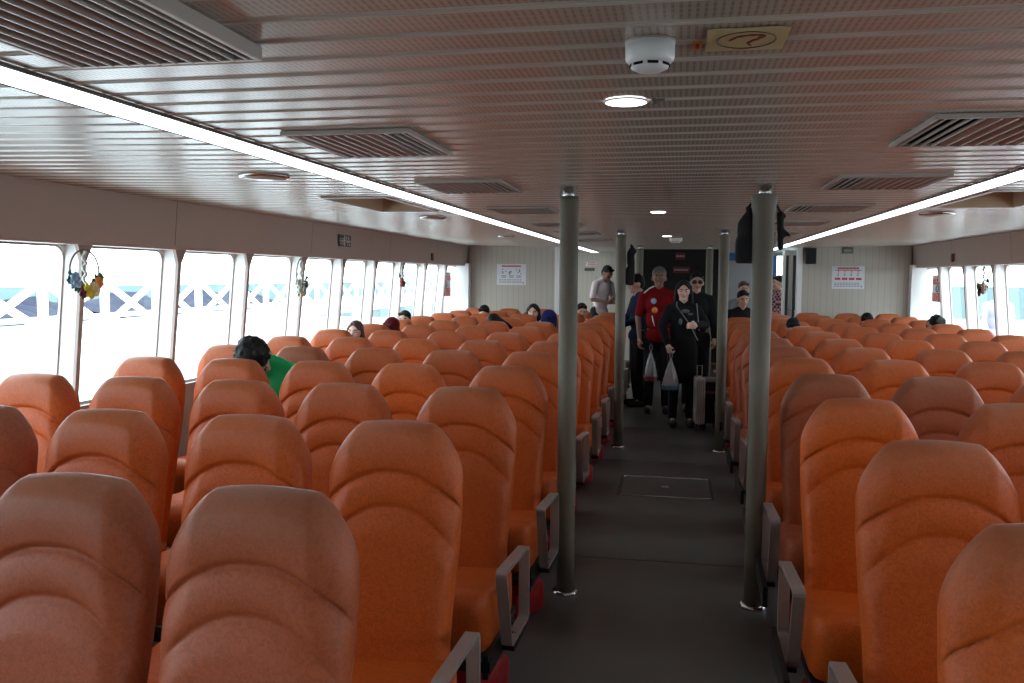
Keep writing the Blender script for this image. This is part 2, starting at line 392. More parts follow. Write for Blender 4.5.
# ------------------------------------------------------------------ ceiling fittings
def strip(x, segs, label):
    r = empty('light_strip', (x, segs[0][0], HC)); tag(r, label, 'ceiling light', 'long white light strips')
    for ya, yb in segs:
        h = MB(); y0, y1 = ya-segs[0][0], yb-segs[0][0]
        h.box((-.072, y0, -.010), (-.062, y1, -.002)); h.box((.062, y0, -.010), (.072, y1, -.002)); h.build('light_channel', M_['plenum'], r)
        d = MB(); d.box((-.060, y0, -.010), (.060, y1, -.002)); d.build('diffuser', M_['strip'], r)
strip(-1.452, [(-2.4, 4.3), (4.32, 11.3), (11.35, 15.3)], 'long white light strip in the ceiling over the left seat block')
strip(1.362, [(-2.4, 4.3), (4.32, 11.3), (11.45, 13.4), (13.5, 15.3)], 'long white light strip in the ceiling over the right seat block')

def vent(x0, x1, y0, y1, slots_right, label, drop=.012):
    r = empty('air_vent', ((x0+x1)/2, (y0+y1)/2, HC)); tag(r, label, 'air vent', 'louvered ceiling vents')
    W, D = (x1-x0)/2, (y1-y0)/2; f = MB(); t = .013
    f.box((-W, -D, -drop), (W, -D+t, -.001)); f.box((-W, D-t, -drop), (W, D, -.001)); f.box((-W, -D+t, -drop), (-W+t, D-t, -.001)); f.box((W-t, -D+t, -drop), (W, D-t, -.001))
    f.build('vent_frame', M_['frame'], r, bevel=.002)
    bk = MB(); bk.box((-W+t, -D+t, -.003), (W-t, D-t, -.0018)); bk.build('vent_backing', M_['slot'], r)
    sw = .27*2*W   # open slots zone
    if slots_right: a0, a1, c0, c1 = W-t-sw, W-t, -W+t, W-t-sw
    else: a0, a1, c0, c1 = -W+t, -W+t+sw, -W+t+sw, W-t
    s = MB(); n = 4
    for k in range(n):
        xx = a0+(a1-a0)*(k+.5)/n; s.box((xx-.0022, -D+t, -drop), (xx+.0022, D-t, -.006))
    s.build('slot_divider', M_['frame'], r)
    l = MB(); n = 8
    for k in range(n):
        xa = c0+(c1-c0)*k/n; xb = c0+(c1-c0)*(k+1)/n; xm = xa*.45+xb*.55
        l.add([(xa, -D+t, -.004), (xm, -D+t, -drop-.001), (xm, D-t, -drop-.001), (xa, D-t, -.004), (xb, -D+t, -.004), (xb, D-t, -.004)],
              [(0, 1, 2, 3)[::-1], (1, 4, 5, 2)[::-1], (0, 4, 1), (3, 2, 5)])
        l.box((xm-.0018, -D+t, -drop-.003), (xm+.0018, D-t, -drop-.0005), 1)
    l.build('louver_panel', [M_['louver'], M_['frame']], r)
od = ['nearest', 'second', 'third', 'fourth', 'fifth', 'sixth', 'seventh', 'eighth', 'ninth', 'tenth', 'eleventh', 'twelfth', 'thirteenth']
for i, y in enumerate([1.08, 2.515, 3.89, 5.40, 6.90, 8.40, 9.90]):
    vent(-1.205, -.795, y, y+.51, True, 'brown louvered ceiling vent, %s along the left light strip%s' % (od[i], ', nearest the camera' if i == 0 else ''), .028 if i == 0 else .014)
for i, y in enumerate([2.51, 3.91, 5.38, 6.90, 8.40, 9.90]):
    vent(.655, 1.10 if i else 1.14, y, y+.53, False, 'brown louvered ceiling vent, %s along the right light strip' % od[i], .014)

def escape_hatch(h, label):
    x0, x1, y0, y1 = h[0], h[1], h[2]*P, h[3]*P
    r = empty('ceiling_hatch', ((x0+x1)/2, (y0+y1)/2, HC)); tag(r, label, 'ceiling hatch', 'tan ceiling hatches')
    W, D = (x1-x0)/2, (y1-y0)/2
    b = MB(); t = .012; H = .16
    b.box((-W, -D, -.004), (-W+t, D, H)); b.box((W-t, -D, -.004), (W, D, H)); b.box((-W+t, -D, -.004), (W-t, -D+t, H)); b.box((-W+t, D-t, -.004), (W-t, D, H)); b.box((-W, -D, H), (W, D, H+.01))
    b.build('hatch_lining', M_['tan'], r)
    f = MB(); f.box((-W-.012, -D-.012, -.007), (-W+.004, D+.012, -.002)); f.box((W-.004, -D-.012, -.007), (W+.012, D+.012, -.002)); f.box((-W+.004, -D-.012, -.007), (W-.004, -D+.004, -.002)); f.box((-W+.004, D-.004, -.007), (W-.004, D+.012, -.002))
    f.build('hatch_rim', M_['reveal'], r)
escape_hatch(HOLES[0], 'recessed tan ceiling hatch beyond the left light strip')
escape_hatch(HOLES[1], 'recessed tan ceiling hatch beside the right light strip')

def disc(x, y, label, r=.11):
    e = empty('ceiling_speaker', (x, y, zc(x))); tag(e, label, 'ceiling speaker', 'round ceiling speakers')
    b = MB(); b.lathe([(r, -.001), (r, -.010), (r*.93, -.016), (r*.86, -.016)], n=28); b.build('speaker_rim', M_['chrome'], e)
    b = MB(); b.lathe([(r*.86, -.015), (r*.86, -.019), (r*.4, -.024), (.01, -.026)], n=28); b.build('speaker_grille', M_['slat'], e)
disc(-1.815, 3.63, 'round flat ceiling speaker left of the strip, nearest the camera', .112)
disc(-1.81, 6.3, 'round ceiling speaker left of the strip, just past the tan hatch', .10)
disc(1.65, 6.2, 'round ceiling speaker near the right window side')
disc(-1.85, 9.3, 'small round ceiling speaker at the far left, near the bulkhead', .09)

def detector(x, y, r, label):
    e = empty('smoke_detector', (x, y, HC)); tag(e, label, 'smoke detector', 'white smoke detectors')
    b = MB(); b.lathe([(r*1.03, 0), (r*1.03, -.004)], n=32); b.build('base_plate', M_['post'], e)
    b = MB(); b.lathe([(r, -.004), (r, -.030), (r*.97, -.035), (r*.84, -.0415)], n=32); b.build('detector_body', M_['white'], e)
    b = MB(); b.lathe([(r*.55, -.040), (r*.80, -.041), (r*.76, -.049), (r*.5, -.055), (r*.2, -.056)], n=32); b.build('detector_dome', M_['white'], e)
    s = MB()
    for k in range(8):
        a = k*math.pi/4+.2; s.box((-.010, r*.785, -.0475), (.010, r*.80, -.0425), rot=(0, 0, a), pivot=(0, 0, -.045))
    s.build('vent_slit', M_['slot'], e)
detector(-.063, 1.675, .0455, 'white round smoke detector hanging over the aisle, nearest the camera')
detector(-.05, 9.84, .07, 'small far smoke detector over the standing passengers')

def downlight(x, y, label, r=.048):
    e = empty('downlight', (x, y, HC)); tag(e, label, 'ceiling light', 'round aisle downlights')
    b = MB(); b.lathe([(r*1.12, -.001), (r*1.10, -.004), (r, -.005)], n=28, cap=False); b.build('light_rim', M_['white'], e)
    b = MB(); b.lathe([(r, -.001), (r, -.0045), (r*.6, -.006), (.005, -.0065)], n=28); b.build('diffuser', M_['down'], e)
downlight(-.140, 2.22, 'bright round downlight over the aisle, nearest the camera', .050)
downlight(-.150, 5.95, 'second round downlight along the aisle ceiling')
downlight(-.140, 9.37, 'far small round downlight just before the standing passengers')

# ceiling sign with a hooked dark red mark inside an ellipse
e = empty('ceiling_sign', (.110, 1.676, HC)); tag(e, 'yellowed ceiling sign with red hooked mark inside an oval', 'sign')
b = MB(); b.box((-.071, -.073, -.0045), (.071, .073, -.002)); b.build('sign_plate', M_['yellow'], e)
b = MB(); b.tube([(.052*math.cos(2*math.pi*k/40), .056*math.sin(2*math.pi*k/40), -.0048) for k in range(40)], .0011, 6, closed=True); b.build('oval_outline', M_['ink'], e)
b = MB()
stroke = [(-.022, .0), (-.014, -.018), (0, -.027), (.014, -.027), (.022, -.022), (.016, -.006), (.007, .006), (.003, .018), (.008, .034)]
rad = [.0025, .004, .0045, .005, .005, .0045, .004, .003, .0015]
stroke = [(x*1.35, y*1.2) for x, y in stroke]; rad = [r_*1.3 for r_ in rad]
for (p, q), (ra, rb) in zip(zip(stroke, stroke[1:]), zip(rad, rad[1:])):
    b.ell(((p[0]+q[0])/2, (p[1]+q[1])/2, -.005), (math.dist(p, q)/2+.003, (ra+rb)/2, .0008), rot=(0, 0, math.atan2(q[1]-p[1], q[0]-p[0])))
b.build('hooked_mark', M_['inkred'], e)
b = MB(); b.box((.014, 1.68, HC-.004), (.032, 1.735, HC-.002)); b.box((.020, 1.69, HC-.0045), (.027, 1.725, HC-.004), 1)
tag(b.build('sticker', [M_['orange'], M_['inkred']]), 'small orange ceiling sticker between detector and oval sign', 'sticker')
b = MB(); b.lathe([(.007, 0), (.007, -.012), (.003, -.014)], c=(-.07, 2.20, HC), n=12); b.box((-.07, 2.196, HC-.006), (-.045, 2.204, HC-.001))
tag(b.build('sensor', M_['plenum']), 'tiny dark sensor beside the nearest downlight', 'sensor')

# ------------------------------------------------------------------ poles
def pole(x, y, label, flare=False):
    r = empty('grab_pole', (x, y, 0)); tag(r, label, 'pole', 'grey poles along the aisle')
    b = MB()
    top = HC-.045
    pr = [(.0445, .018), (.0455, .3), (.046, 1.0), (.0465, 1.7), (.048, top-.03), (.048, top)]
    if flare: pr = [(.0445, .018), (.046, .5), (.0475, 1.3), (.050, 1.75), (.052, 1.9), (.062, top-.01), (.062, top)]
    b.lathe(pr, n=28); b.build('sleeve', M_['pole'], r)
    b = MB(); b.lathe([(.066, 0), (.068, .006), (.064, .016), (.052, .022), (.046, .020)], n=28, cap=False); b.build('base_ring', M_['chrome'], r)
    b = MB(); b.lathe([(.036, top-.02), (.036, HC)], n=24); b.build('inner_tube', M_['chrome'], r)
    b = MB()
    for s in (-1, 1): b.box((s*.034-.006, -.05, top), (s*.034+.006, -.036, HC-.001))
    b.box((-.075, -.02, HC-.005), (-.036, -.008, HC-.001)); b.box((.036, -.02, HC-.005), (.075, -.008, HC-.001))
    b.build('ceiling_bracket', M_['chrome'], r)
for i, (x, y) in enumerate([(-.540, 4.306), (-.539, 8.2), (-.54, 12.1)]):
    pole(x, y, 'round grey pole on the left of the aisle, ' + ['nearest the camera', 'second from the camera', 'farthest, by the standing crowd'][i])
for i, (x, y) in enumerate([(.384, 4.306), (.391, 8.18), (.39, 12.1)]):
    pole(x, y, 'round grey pole on the right of the aisle, ' + ['nearest the camera', 'second from the camera', 'farthest, behind the suitcase'][i], flare=(i == 0))

# floor hatch
e = empty('floor_hatch', (-.076, 6.69, 0)); tag(e, 'flush floor hatch with thin metal rim in the aisle', 'floor hatch')
b = MB(); pts = []
for cx_, cy_, a in ((.30, .28, 0), (-.30, .28, 90), (-.30, -.28, 180), (.30, -.28, 270)):
    pts += [(cx_+.035*math.cos(R(a+k*22.5)), cy_+.035*math.sin(R(a+k*22.5)), .002) for k in range(5)]
b.tube(pts, .006, 6, closed=True); b.build('hatch_rim', M_['chrome'], e)
b = MB(); b.box((-.347, -.327, -.01), (.347, .327, .0014)); b.build('hatch_gap', M_['black'], e)
b = MB(); b.box((-.325, -.305, -.01), (.325, .305, .0025)); b.build('hatch_lid', M_['floor'], e)
b = MB(); b.lathe([(.03, .002), (.03, .004), (.022, .005)], n=20); b.lathe([(.012, .0045), (.010, .007)], n=12); b.build('lift_ring', M_['alu'], e)

# ------------------------------------------------------------------ passenger seats
def sstep(a, b_, x):
    t = min(max((x-a)/(b_-a), 0), 1); return t*t*(3-2*t)
def make_back():
    NU, NV = 48, 104; z0 = .37; zt = 1.147
    def wid(z):   # half width
        return .196+.020*sstep(.45, .88, z)
    def ztop(u):
        a = max(0, (abs(u)-.52)/.48); return zt-.010*(u/.6)**2-.145*(1-(max(0, 1-a**1.35))**.68)
    def rnd(d, r): 
        t = min(d/r, 1); return math.sqrt(max(0, 1-(1-t)**2))
    front = []; back = []
    for j in range(NV+1):
        s = j/NV; s = 1-(1-s)**1.15
        for i in range(NU+1):
            u = -1+2*i/NU; u = math.sin(u*math.pi/2)*.35+u*.65
            zt_ = ztop(u); z = z0+s*(zt_-z0); W = wid(z); x = u*W
            a1 = 1.000-.092*(abs(x)/.20)**2.2; a2 = .895-.085*(abs(x)/.17)**2.3
            v1, v2 = z-a1, z-a2
            head = .061+.010*math.sin(math.pi*min(max(v1/.16, 0), 1))
            band = .0565+.007*math.sin(math.pi*min(max((z-a2)/max(a1-a2, .02), 0), 1))
            low = .054+.013*sstep(0, .08, -v2)-.012*sstep(.25, .5, -v2)+.006*(abs(x)/.2)**2
            d = head if v1 > 0 else (band if v2 > 0 else low)
            k1 = math.exp(-(v1/.0075)**2); k2 = math.exp(-(v2/.0075)**2)*(1-sstep(.70, .88, abs(u)))
            d -= .009*k1+.007*k2
            d -= .030*sstep(.66, 1.0, abs(u))*(.55+.45*sstep(.7, .95, z))+.006*sstep(.60, .72, abs(u))*sstep(.85, .95, z)
            e = rnd((1-abs(u))*W, .030)*rnd((zt_-z)+.0, .045)
            yl = (z-1.10)*.165
            front.append((x, yl-d*e, z)); back.append((x, yl+.050*e+.01*e*sstep(.5, .9, z), z))
    b = MB(); n = NU+1; fs = []
    for j in range(NV):
        for i in range(NU): a = j*n+i; fs.append((a, a+1, a+n+1, a+n))
    o = len(front); b.add(front+back, fs+[tuple(o+k for k in f[::-1]) for f in fs]+[(i, o+i, o+i+1, i+1) for i in range(NU)], 0, True)
    me = b
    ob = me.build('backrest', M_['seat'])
    bm = bmesh.new(); bm.from_mesh(ob.data); bmesh.ops.remove_doubles(bm, verts=bm.verts, dist=.0003); bmesh.ops.recalc_face_normals(bm, faces=bm.faces); bm.to_mesh(ob.data); bm.free()
    return ob
def make_cushion():
    NX, NP = 26, 48; prof = []
    base = [(-.10, .42), (-.12, .452), (-.20, .452), (-.36, .468), (-.50, .498), (-.565, .500), (-.600, .475), (-.610, .42), (-.595, .34), (-.575, .285), (-.54, .268), (-.35, .262), (-.14, .262), (-.10, .30)]
    b = MB(); n = len(base)
    # resample as Catmull-Rom
    pts = []
    for k in range(n):
        p0, p1, p2, p3 = [Vector(base[(k+q) % n]) for q in (-1, 0, 1, 2)]
        for q in range(4):
            t = q/4; pts.append(.5*((2*p1)+(-p0+p2)*t+(2*p0-5*p1+4*p2-p3)*t*t+(-p0+3*p1-3*p2+p3)*t**3))
    m = len(pts); cen = Vector((-.35, .37)); vs = []
    for i in range(NX+1):
        u = -1+2*i/NX; e = (1-abs(u)**7)**.5 if abs(u) < 1 else 0; k = .80+.20*e
        for p in pts:
            q = cen+(p-cen)*k; z = q.y
            if p.y > .43: z -= .010*math.exp(-(u/.5)**2)*(1 if p.x > -.52 else 0)
            vs.append((u*.228, q.x, z))
    fs = [(i*m+k, i*m+(k+1) % m, (i+1)*m+(k+1) % m, (i+1)*m+k) for i in range(NX) for k in range(m)]
    fs += [tuple(range(m))[::-1], tuple(range(NX*m, (NX+1)*m))]
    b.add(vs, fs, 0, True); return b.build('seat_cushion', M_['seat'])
seat_proto = empty('passenger_seat', (0, 0, 0))
bk = make_back(); bk.parent = seat_proto
cu = make_cushion(); cu.parent = seat_proto
b = MB(); b.box((-.245, -.60, .225), (.245, -.56, .262)); b.box((-.245, -.22, .225), (.245, -.18, .262)); b.box((-.225, -.56, .235), (-.195, -.06, .262)); b.box((.195, -.56, .235), (.225, -.06, .262))
b.box((-.20, -.10, .24), (.20, -.07, .40))
b.build('seat_frame', M_['black'], seat_proto)
b = MB(); b.box((-.03, -.42, .03), (.03, -.36, .225)); b.box((-.03, -.60, 0), (.03, -.14, .03)); b.box((-.03, -.46, .18), (.03, -.24, .23)); b.build('pedestal_leg', M_['black'], seat_proto)

def make_arm():
    # flat aluminium bar bent into a rounded rectangle, higher at the front
    b = MB(); wv = .021; th = .007
    cs = [(-.53, .56), (-.10, .525), (-.10, .235), (-.42, .250)]
    path = []
    for k, c in enumerate(cs):
        a = Vector(cs[k-1]); c = Vector(c); d = Vector(cs[(k+1) % 4]); r = .03
        p0 = c+(a-c).normalized()*r; p2 = c+(d-c).normalized()*r
        for q in range(6): t = q/5; path.append((1-t)**2*p0+2*t*(1-t)*c+t*t*p2)
    n = len(path); cen = Vector((-.29, .41)); vs = []
    for k, p in enumerate(path):
        tg = (path[(k+1) % n]-path[k-1]).normalized(); nm = Vector((tg.y, -tg.x))
        if nm.dot(p-cen) < 0: nm = -nm
        for sx_, sn in ((-1, 1), (1, 1), (1, -1), (-1, -1)):
            q = p+nm*th*sn; vs.append((sx_*wv, q.x, q.y))
    fs = [(k*4+i, k*4+(i+1) % 4, ((k+1) % n)*4+(i+1) % 4, ((k+1) % n)*4+i) for k in range(n) for i in range(4)]
    b.add(vs, fs, 0, False)
    o = b.build('armrest', M_['alu'], bevel=.002); return o
arm_proto = make_arm()
b = MB(); b.box((-.019, -.38, .215), (.045, -.14, .227)); b.box((.03, -.60, .20), (.05, -.15, .285)); arm_br = b.build('armrest_bracket', M_['black']); arm_br.parent = arm_proto
b = MB(); b.lathe([(.008, -.001), (.008, .001)], c=(0, -.30, .252), n=10)
# bolt head on the lower rail
arm_bolt = b.build('bolt', M_['chrome']); arm_bolt.parent = arm_proto

# jacket bag
def jacket_mesh():
    b = MB(); b.ell((0, 0, .10), (.17, .15, .10)); b.box((-.14, -.12, .02), (.15, .12, .15)); b.ell((.06, .03, .14), (.10, .12, .06)); b.ell((-.05, -.07, .10), (.10, .09, .08))
    return b
YR = [1.729+.8728*i for i in range(13)]
XL = [-.8755-.5*j for j in range(5)]; XR = [.7053+.5*j for j in range(5)]
shifts = {('L',0,0):(.012,-.02),('L',0,1):(.03,0),('L',1,0):(.014,0),('L',2,0):(.022,0),('L',3,0):(.02,0),('L',1,1):(.012,0),('L',2,1):(-.008,0),('L',7,4):(.03,0),('R',1,0):(.018,.0),('R',2,0):(-.02,0),('R',2,1):(.04,0)}
vivid = {('R',6,2),('R',2,0),('L',9,0),('L',10,1),('L',3,1),('L',5,2),('R',4,1)}
faded = {('R',3,1),('R',5,0),('R',6,0),('L',4,3),('L',0,1),('L',0,0),('R',3,0),('R',7,0),('L',1,3)}
dist = ['at the aisle', 'second from aisle', 'third from aisle', 'fourth from aisle', 'at the windows']
colw = {0: 'orange', 1: 'vivid orange', 2: 'faded brownish orange'}
first = True; red_proto = None
rowname = ['nearest row', 'second row', 'third row', 'fourth row', 'fifth row', 'sixth row', 'seventh row', 'eighth row', 'ninth row', 'tenth row', 'eleventh row', 'twelfth row', 'last row by the bulkhead']
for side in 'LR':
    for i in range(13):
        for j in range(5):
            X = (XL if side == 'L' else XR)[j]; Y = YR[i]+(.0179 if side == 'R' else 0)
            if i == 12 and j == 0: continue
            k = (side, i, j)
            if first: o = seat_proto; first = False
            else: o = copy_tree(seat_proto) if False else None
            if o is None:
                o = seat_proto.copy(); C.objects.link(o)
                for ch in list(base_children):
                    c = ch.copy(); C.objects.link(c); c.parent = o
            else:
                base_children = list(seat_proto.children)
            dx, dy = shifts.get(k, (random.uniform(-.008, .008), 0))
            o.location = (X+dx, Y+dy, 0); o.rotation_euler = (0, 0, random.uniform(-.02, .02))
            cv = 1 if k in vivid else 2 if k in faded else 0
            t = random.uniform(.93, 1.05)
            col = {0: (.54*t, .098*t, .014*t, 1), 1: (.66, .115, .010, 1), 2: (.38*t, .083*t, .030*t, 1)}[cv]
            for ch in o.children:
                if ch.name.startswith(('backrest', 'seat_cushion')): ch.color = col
            tag(o, '%s seat in the %s block, %s, %s' % (colw[cv], 'left' if side == 'L' else 'right', rowname[i], dist[j]), 'seat', 'orange passenger seats')
            if j == 0:
                if i == 0 and side == 'L': a = arm_proto; ab = [arm_br, arm_bolt]
                else:
                    a = arm_proto.copy(); C.objects.link(a)
                    for q in (arm_br, arm_bolt):
                        c = q.copy(); C.objects.link(c); c.parent = a
                a.parent = o; s = 1 if side == 'L' else -1
                a.location = (s*(.268), 0, 0); a.rotation_euler = (0, 0, 0)
                if side == 'L': a.scale = (-1, 1, 1)
                # red life jacket under the aisle seats
                if red_proto is None:
                    lj = blob(jacket_mesh(), 'life_jacket', M_['red'], None, .012, 2); red_proto = lj
                else:
                    lj = red_proto.copy(); C.objects.link(lj)
                lj.location = (X+dx+s*.07, Y-.36, 0.002); lj.rotation_euler = (0, 0, random.uniform(-.5, .5)); lj.scale = (1, 1, 1)
                tag(lj, 'red life jacket under the aisle seat, %s block, %s' % ('left' if side == 'L' else 'right', rowname[i]), 'life jacket', 'red life jackets under aisle seats')

# ------------------------------------------------------------------ notices and wall items
def poster(x0, x1, z0, z1, label, kind):
    e = empty('poster', ((x0+x1)/2, YF-.001, (z0+z1)/2)); tag(e, label, 'poster', 'notices on the far bulkheads')
    W, H = (x1-x0)/2, (z1-z0)/2
    b = MB(); b.box((-W, -.006, -H), (W, 0, H)); b.build('poster_sheet', M_['paper'], e)
    b = MB()
    n = 16
    for k in range(n):
        xa = -W*.66+1.32*W*k/n; b.box((xa, -.0075, H*.72), (xa+1.32*W/n*.82, -.006, H*.88))
    b.build('headline', M_['posterred'], e)
    b = MB()
    if kind == 0:
        for q in (-.52, 0, .50):
            for k in range(7):
                xx = W*(q+random.uniform(-.15, .15)); zz = H*random.uniform(.02, .52); b.box((xx-W*.035, -.0075, zz-H*.06), (xx+W*.035, -.006, zz+H*.06))
            for zz in (-.12, -.26): b.box((W*(q-.17), -.0075, H*(zz-.035)), (W*(q+.17), -.006, H*(zz+.035)))
    else:
        for q in (-.6, -.2, .2, .6):
            b.box((W*(q-.02), -.0075, H*.1), (W*(q+.02), -.006, H*.45)); b.ell((W*q, -.0068, H*.52), (W*.035, .0008, H*.06)); b.box((W*(q-.1), -.0075, H*.18), (W*(q+.03), -.006, H*.24))
    b.build('pictogram', M_['postergrey'], e)
    b = MB()
    if kind:
        for q in (-.64, -.21, .22, .65): b.box((W*(q-.17), -.0075, -H*.22), (W*(q+.17), -.006, -H*.02))
        b.box((-W*.8, -.007, H*.6), (W*.8, -.006, H*.66))
        b.build('caption', M_['posterred'], e)
    b = MB()
    for zz in (-.50, -.64, -.78):
        for k in range(9): b.box((-W*.84+W*.175*k, -.0075, H*(zz-.03)), (-W*.84+W*.175*k+W*.14, -.006, H*(zz+.03)))
    b.box((W*.78, -.0075, -H*.86), (W*.86, -.006, -H*.70)); b.build('small_print', M_['postergrey'], e)
poster(-2.714, -2.267, 1.475, 1.787, 'white safety poster with red headline on the far left bulkhead', 0)
poster(2.101, 2.538, 1.461, 1.78, 'white poster with red captions and figures on the far right bulkhead', 1)
# signs on the end wall
b = MB(); b.box((-1.64, YE-.01, 1.80), (-1.45, YE, 1.868)); e = b.build('notice', M_['paper']); tag(e, 'small white notice with red lettering on the lit end wall', 'sign')
b = MB()
for z in (1.81, 1.842):
    for k in range(6): b.box((-1.60+.024*k, YE-.012, z), (-1.60+.024*k+.020, YE-.0101, z+.018))
b.box((-1.635, YE-.012, 1.825), (-1.625, YE-.0101, 1.85)); b.build('lettering', M_['posterred'], e)
b = MB(); b.box((-1.66, YE-.014, 1.71), (-1.48, YE, 1.762)); tag(b.build('plate', mat('grey_plate', (.10, .11, .09), .4)), 'dark grey plate below the red lettered notice', 'sign')
# dim red signs on the dark bulkhead
for zz, ww, lab in ((1.93, .10, 'dim red sign high on the dark centre bulkhead'), (1.72, .17, 'dim dark red board below the high sign on the centre bulkhead')):
    b = MB(); b.box((-.02-ww*.5, 13.68, zz-.05), (-.02+ww, 13.70, zz+.05)); b.box((-.02-ww*.4, 13.675, zz-.012), (-.02+ww*.85, 13.681, zz+.012), 1)
    tag(b.build('wall_sign', [mat('dull_red', (.10, .01, .012), .5), M_['postergrey']]), lab, 'sign')
# speaker box and exit plate on the right bulkhead
e = empty('wall_speaker', (1.807, YF-.06, 1.92)); tag(e, 'black box speaker on the far right bulkhead beside the door', 'speaker')
b = MB(); b.box((-.065, -.05, -.115), (.065, .058, .11)); b.build('speaker_box', M_['black'], e, bevel=.008)
b = MB(); b.box((-.055, -.054, -.10), (.055, -.050, .095)); b.build('speaker_grille', M_['blackcloth'], e)
b = MB(); b.box((2.23, YF-.03, 1.955), (2.37, YF, 2.04)); e = b.build('light_fitting', mat('grey_fitting', (.16, .17, .15), .4), bevel=.004); tag(e, 'small dark plate light above the right poster', 'sign')
b = MB(); b.box((2.25, YF-.034, 1.975), (2.35, YF-.03, 2.015)); b.build('fitting_window', mat('pale_green_lens', (.3, .36, .28), .3), e)
# green sign on the left side panel
def on_band(sx, y, z):  # x on the band surface
    return sx*(3.15+(2.07-z)/(2.07-1.775)*.025-.002)
e = empty('green_sign', (-3.153, 7.945, 1.93)); tag(e, 'small green and white pictogram sign on the left side panel', 'sign')
b = MB(); b.box((-.002, -.15, -.055), (.004, .15, .055)); b.build('sign_plate', M_['green'], e)
b = MB()
for (ya, yb, za, zb) in ((-.13, -.02, .012, .02), (-.03, .0, -.05, .05), (-.12, -.10, -.04, .0), (-.07, -.05, -.045, -.005), (.03, .05, .01, .045), (.08, .10, .005, .045), (.03, .12, -.02, -.008), (.05, .07, -.045, -.03), (.10, .13, -.045, -.03), (-.15, .15, -.004, .004)):
    b.box((.004, ya, za), (.0055, yb, zb))
b.build('pictogram', M_['paper'], e)
for sx, y, z, lab in ((-1, 10.97, 1.85, 'left'), (1, 11.13, 1.86, 'right')):
    b = MB(); b.box((-.012, -.035, -.045), (.012, .035, .045)); b.box((-.008, -.02, -.055), (.008, .02, -.045))
    o = b.build('wall_socket', mat('brown_box', (.16, .09, .06), .5), bevel=.003); o.location = (on_band(sx, y, z)-sx*.012, y, z); tag(o, 'small brown box on the %s side panel near the bulkhead' % lab, 'wall box')
# red stickers on the last windows
def stickers(sx, y0, y1, lab):
    e = empty('window_sticker', (sx*3.345, (y0+y1)/2, 1.48)); tag(e, lab, 'sticker')
    W = (y1-y0)/2
    b = MB(); b.box((-.003, -W, .055), (.003, W, .175)); b.box((-.003, -W, -.175), (.003, W, -.055)); b.build('red_panel', M_['stickerred'], e)
    b = MB(); b.box((-.003, -W, -.055), (.003, W, .055)); b.build('white_panel', M_['paper'], e)
    b = MB(); b.tube([(-sx*.004, .05*math.cos(k*math.pi/8), .115+.04*math.sin(k*math.pi/8)) for k in range(16)], .006, 6, closed=True); b.tube([(-sx*.004, .05*math.cos(k*math.pi/8), -.115+.04*math.sin(k*math.pi/8)) for k in range(16)], .006, 6, closed=True)
    b.build('round_mark', M_['paper'], e)
    b = MB(); b.tube([(-sx*.004, .06*math.cos(k*math.pi/8), .04*math.sin(k*math.pi/8)) for k in range(16)], .008, 6, closed=True); b.build('grey_mark', M_['postergrey'], e)
stickers(-1, 12.05, 12.60, 'red and white notice sticker on the farthest left window')
stickers(1, 12.15, 12.62, 'red and white notice sticker on the farthest right window')

# ------------------------------------------------------------------ flower hoops on the window posts
def hoop(sx, y, ztop, rad, label, cols, seed, narrow=1.0):
    rnd = random.Random(seed); x = sx*3.165
    e = empty('flower_hoop', (x, y, ztop)); tag(e, label, 'flower hoop', 'flower hoops on the window posts')
    b = MB(); b.tube([(0, narrow*rad*math.sin(2*math.pi*k/36), -rad*.98+rad*.98*math.cos(2*math.pi*k/36)) for k in range(36)], .0045, 8, closed=True)
    b.build('hoop', mat('brown_wire', (.16, .10, .08), .5), e)
    b = MB()   # twisted pale ribbon
    b.tube([(.006*math.cos(k*1.2), .010*math.sin(k*1.2), -.005-k*(rad*1.5)/16) for k in range(17)], .009, 6)
    b.build('ribbon', mat('pale_ribbon', (.62, .66, .62), .4), e)
    for q, (cn, col, n, r) in enumerate(cols):
        b = MB()
        for k in range(n):
            a = R(rnd.uniform(-75, 75)) if len(cols) > 1 else 0
            # spread the colours around the lower arc
            a = R(-75+150*(q+rnd.uniform(.1, .9))/len(cols))
            cx0 = (sx*-.015+rnd.uniform(-.012, .012), narrow*rad*math.sin(a)*rnd.uniform(.85, 1.1), -rad*.98-rad*.98*math.cos(a)*rnd.uniform(.8, 1.1))
            # petals
            for m in range(7):
                t = m*2*math.pi/7+rnd.random(); rr = r*.62
                b.ell((cx0[0]-sx*.004, cx0[1]+rr*math.cos(t), cx0[2]+rr*math.sin(t)), (r*.26, r*.60, r*.44), rot=(t, 0, 0), nu=8, nv=5)
            b.ell((cx0[0]-sx*r*.25, cx0[1], cx0[2]), (r*.4, r*.45, r*.45), nu=8, nv=6)
        b.build(cn, mat(cn, col, .6), e)
    b = MB()
    for k in range(26):
        a = R(rnd.uniform(-95, 95)); cx0 = (rnd.uniform(-.012, .012), narrow*rad*math.sin(a)*rnd.uniform(.85, 1.28), -rad*.98-rad*.98*math.cos(a)*rnd.uniform(.75, 1.15))
        b.ell(cx0, (.004, .026, .011), rot=(rnd.uniform(0, 3.1), rnd.uniform(-.4, .4), rnd.uniform(-.4, .4)), nu=8, nv=5)
    b.build('leaves', mat('artificial_leaf', (.03, .16, .08), .5), e)
hoop(-1, 4.22, 1.728, .118, 'wire hoop with yellow, blue and orange flowers, nearest on the left window posts',
     [('blue_flowers', (.30, .52, .78), 4, .030), ('burgundy_flower', (.16, .02, .02), 1, .030), ('yellow_flowers', (.85, .75, .08), 2, .034), ('cream_flowers', (.85, .72, .42), 3, .032), ('orange_flowers', (.85, .28, .06), 2, .028)], 3)
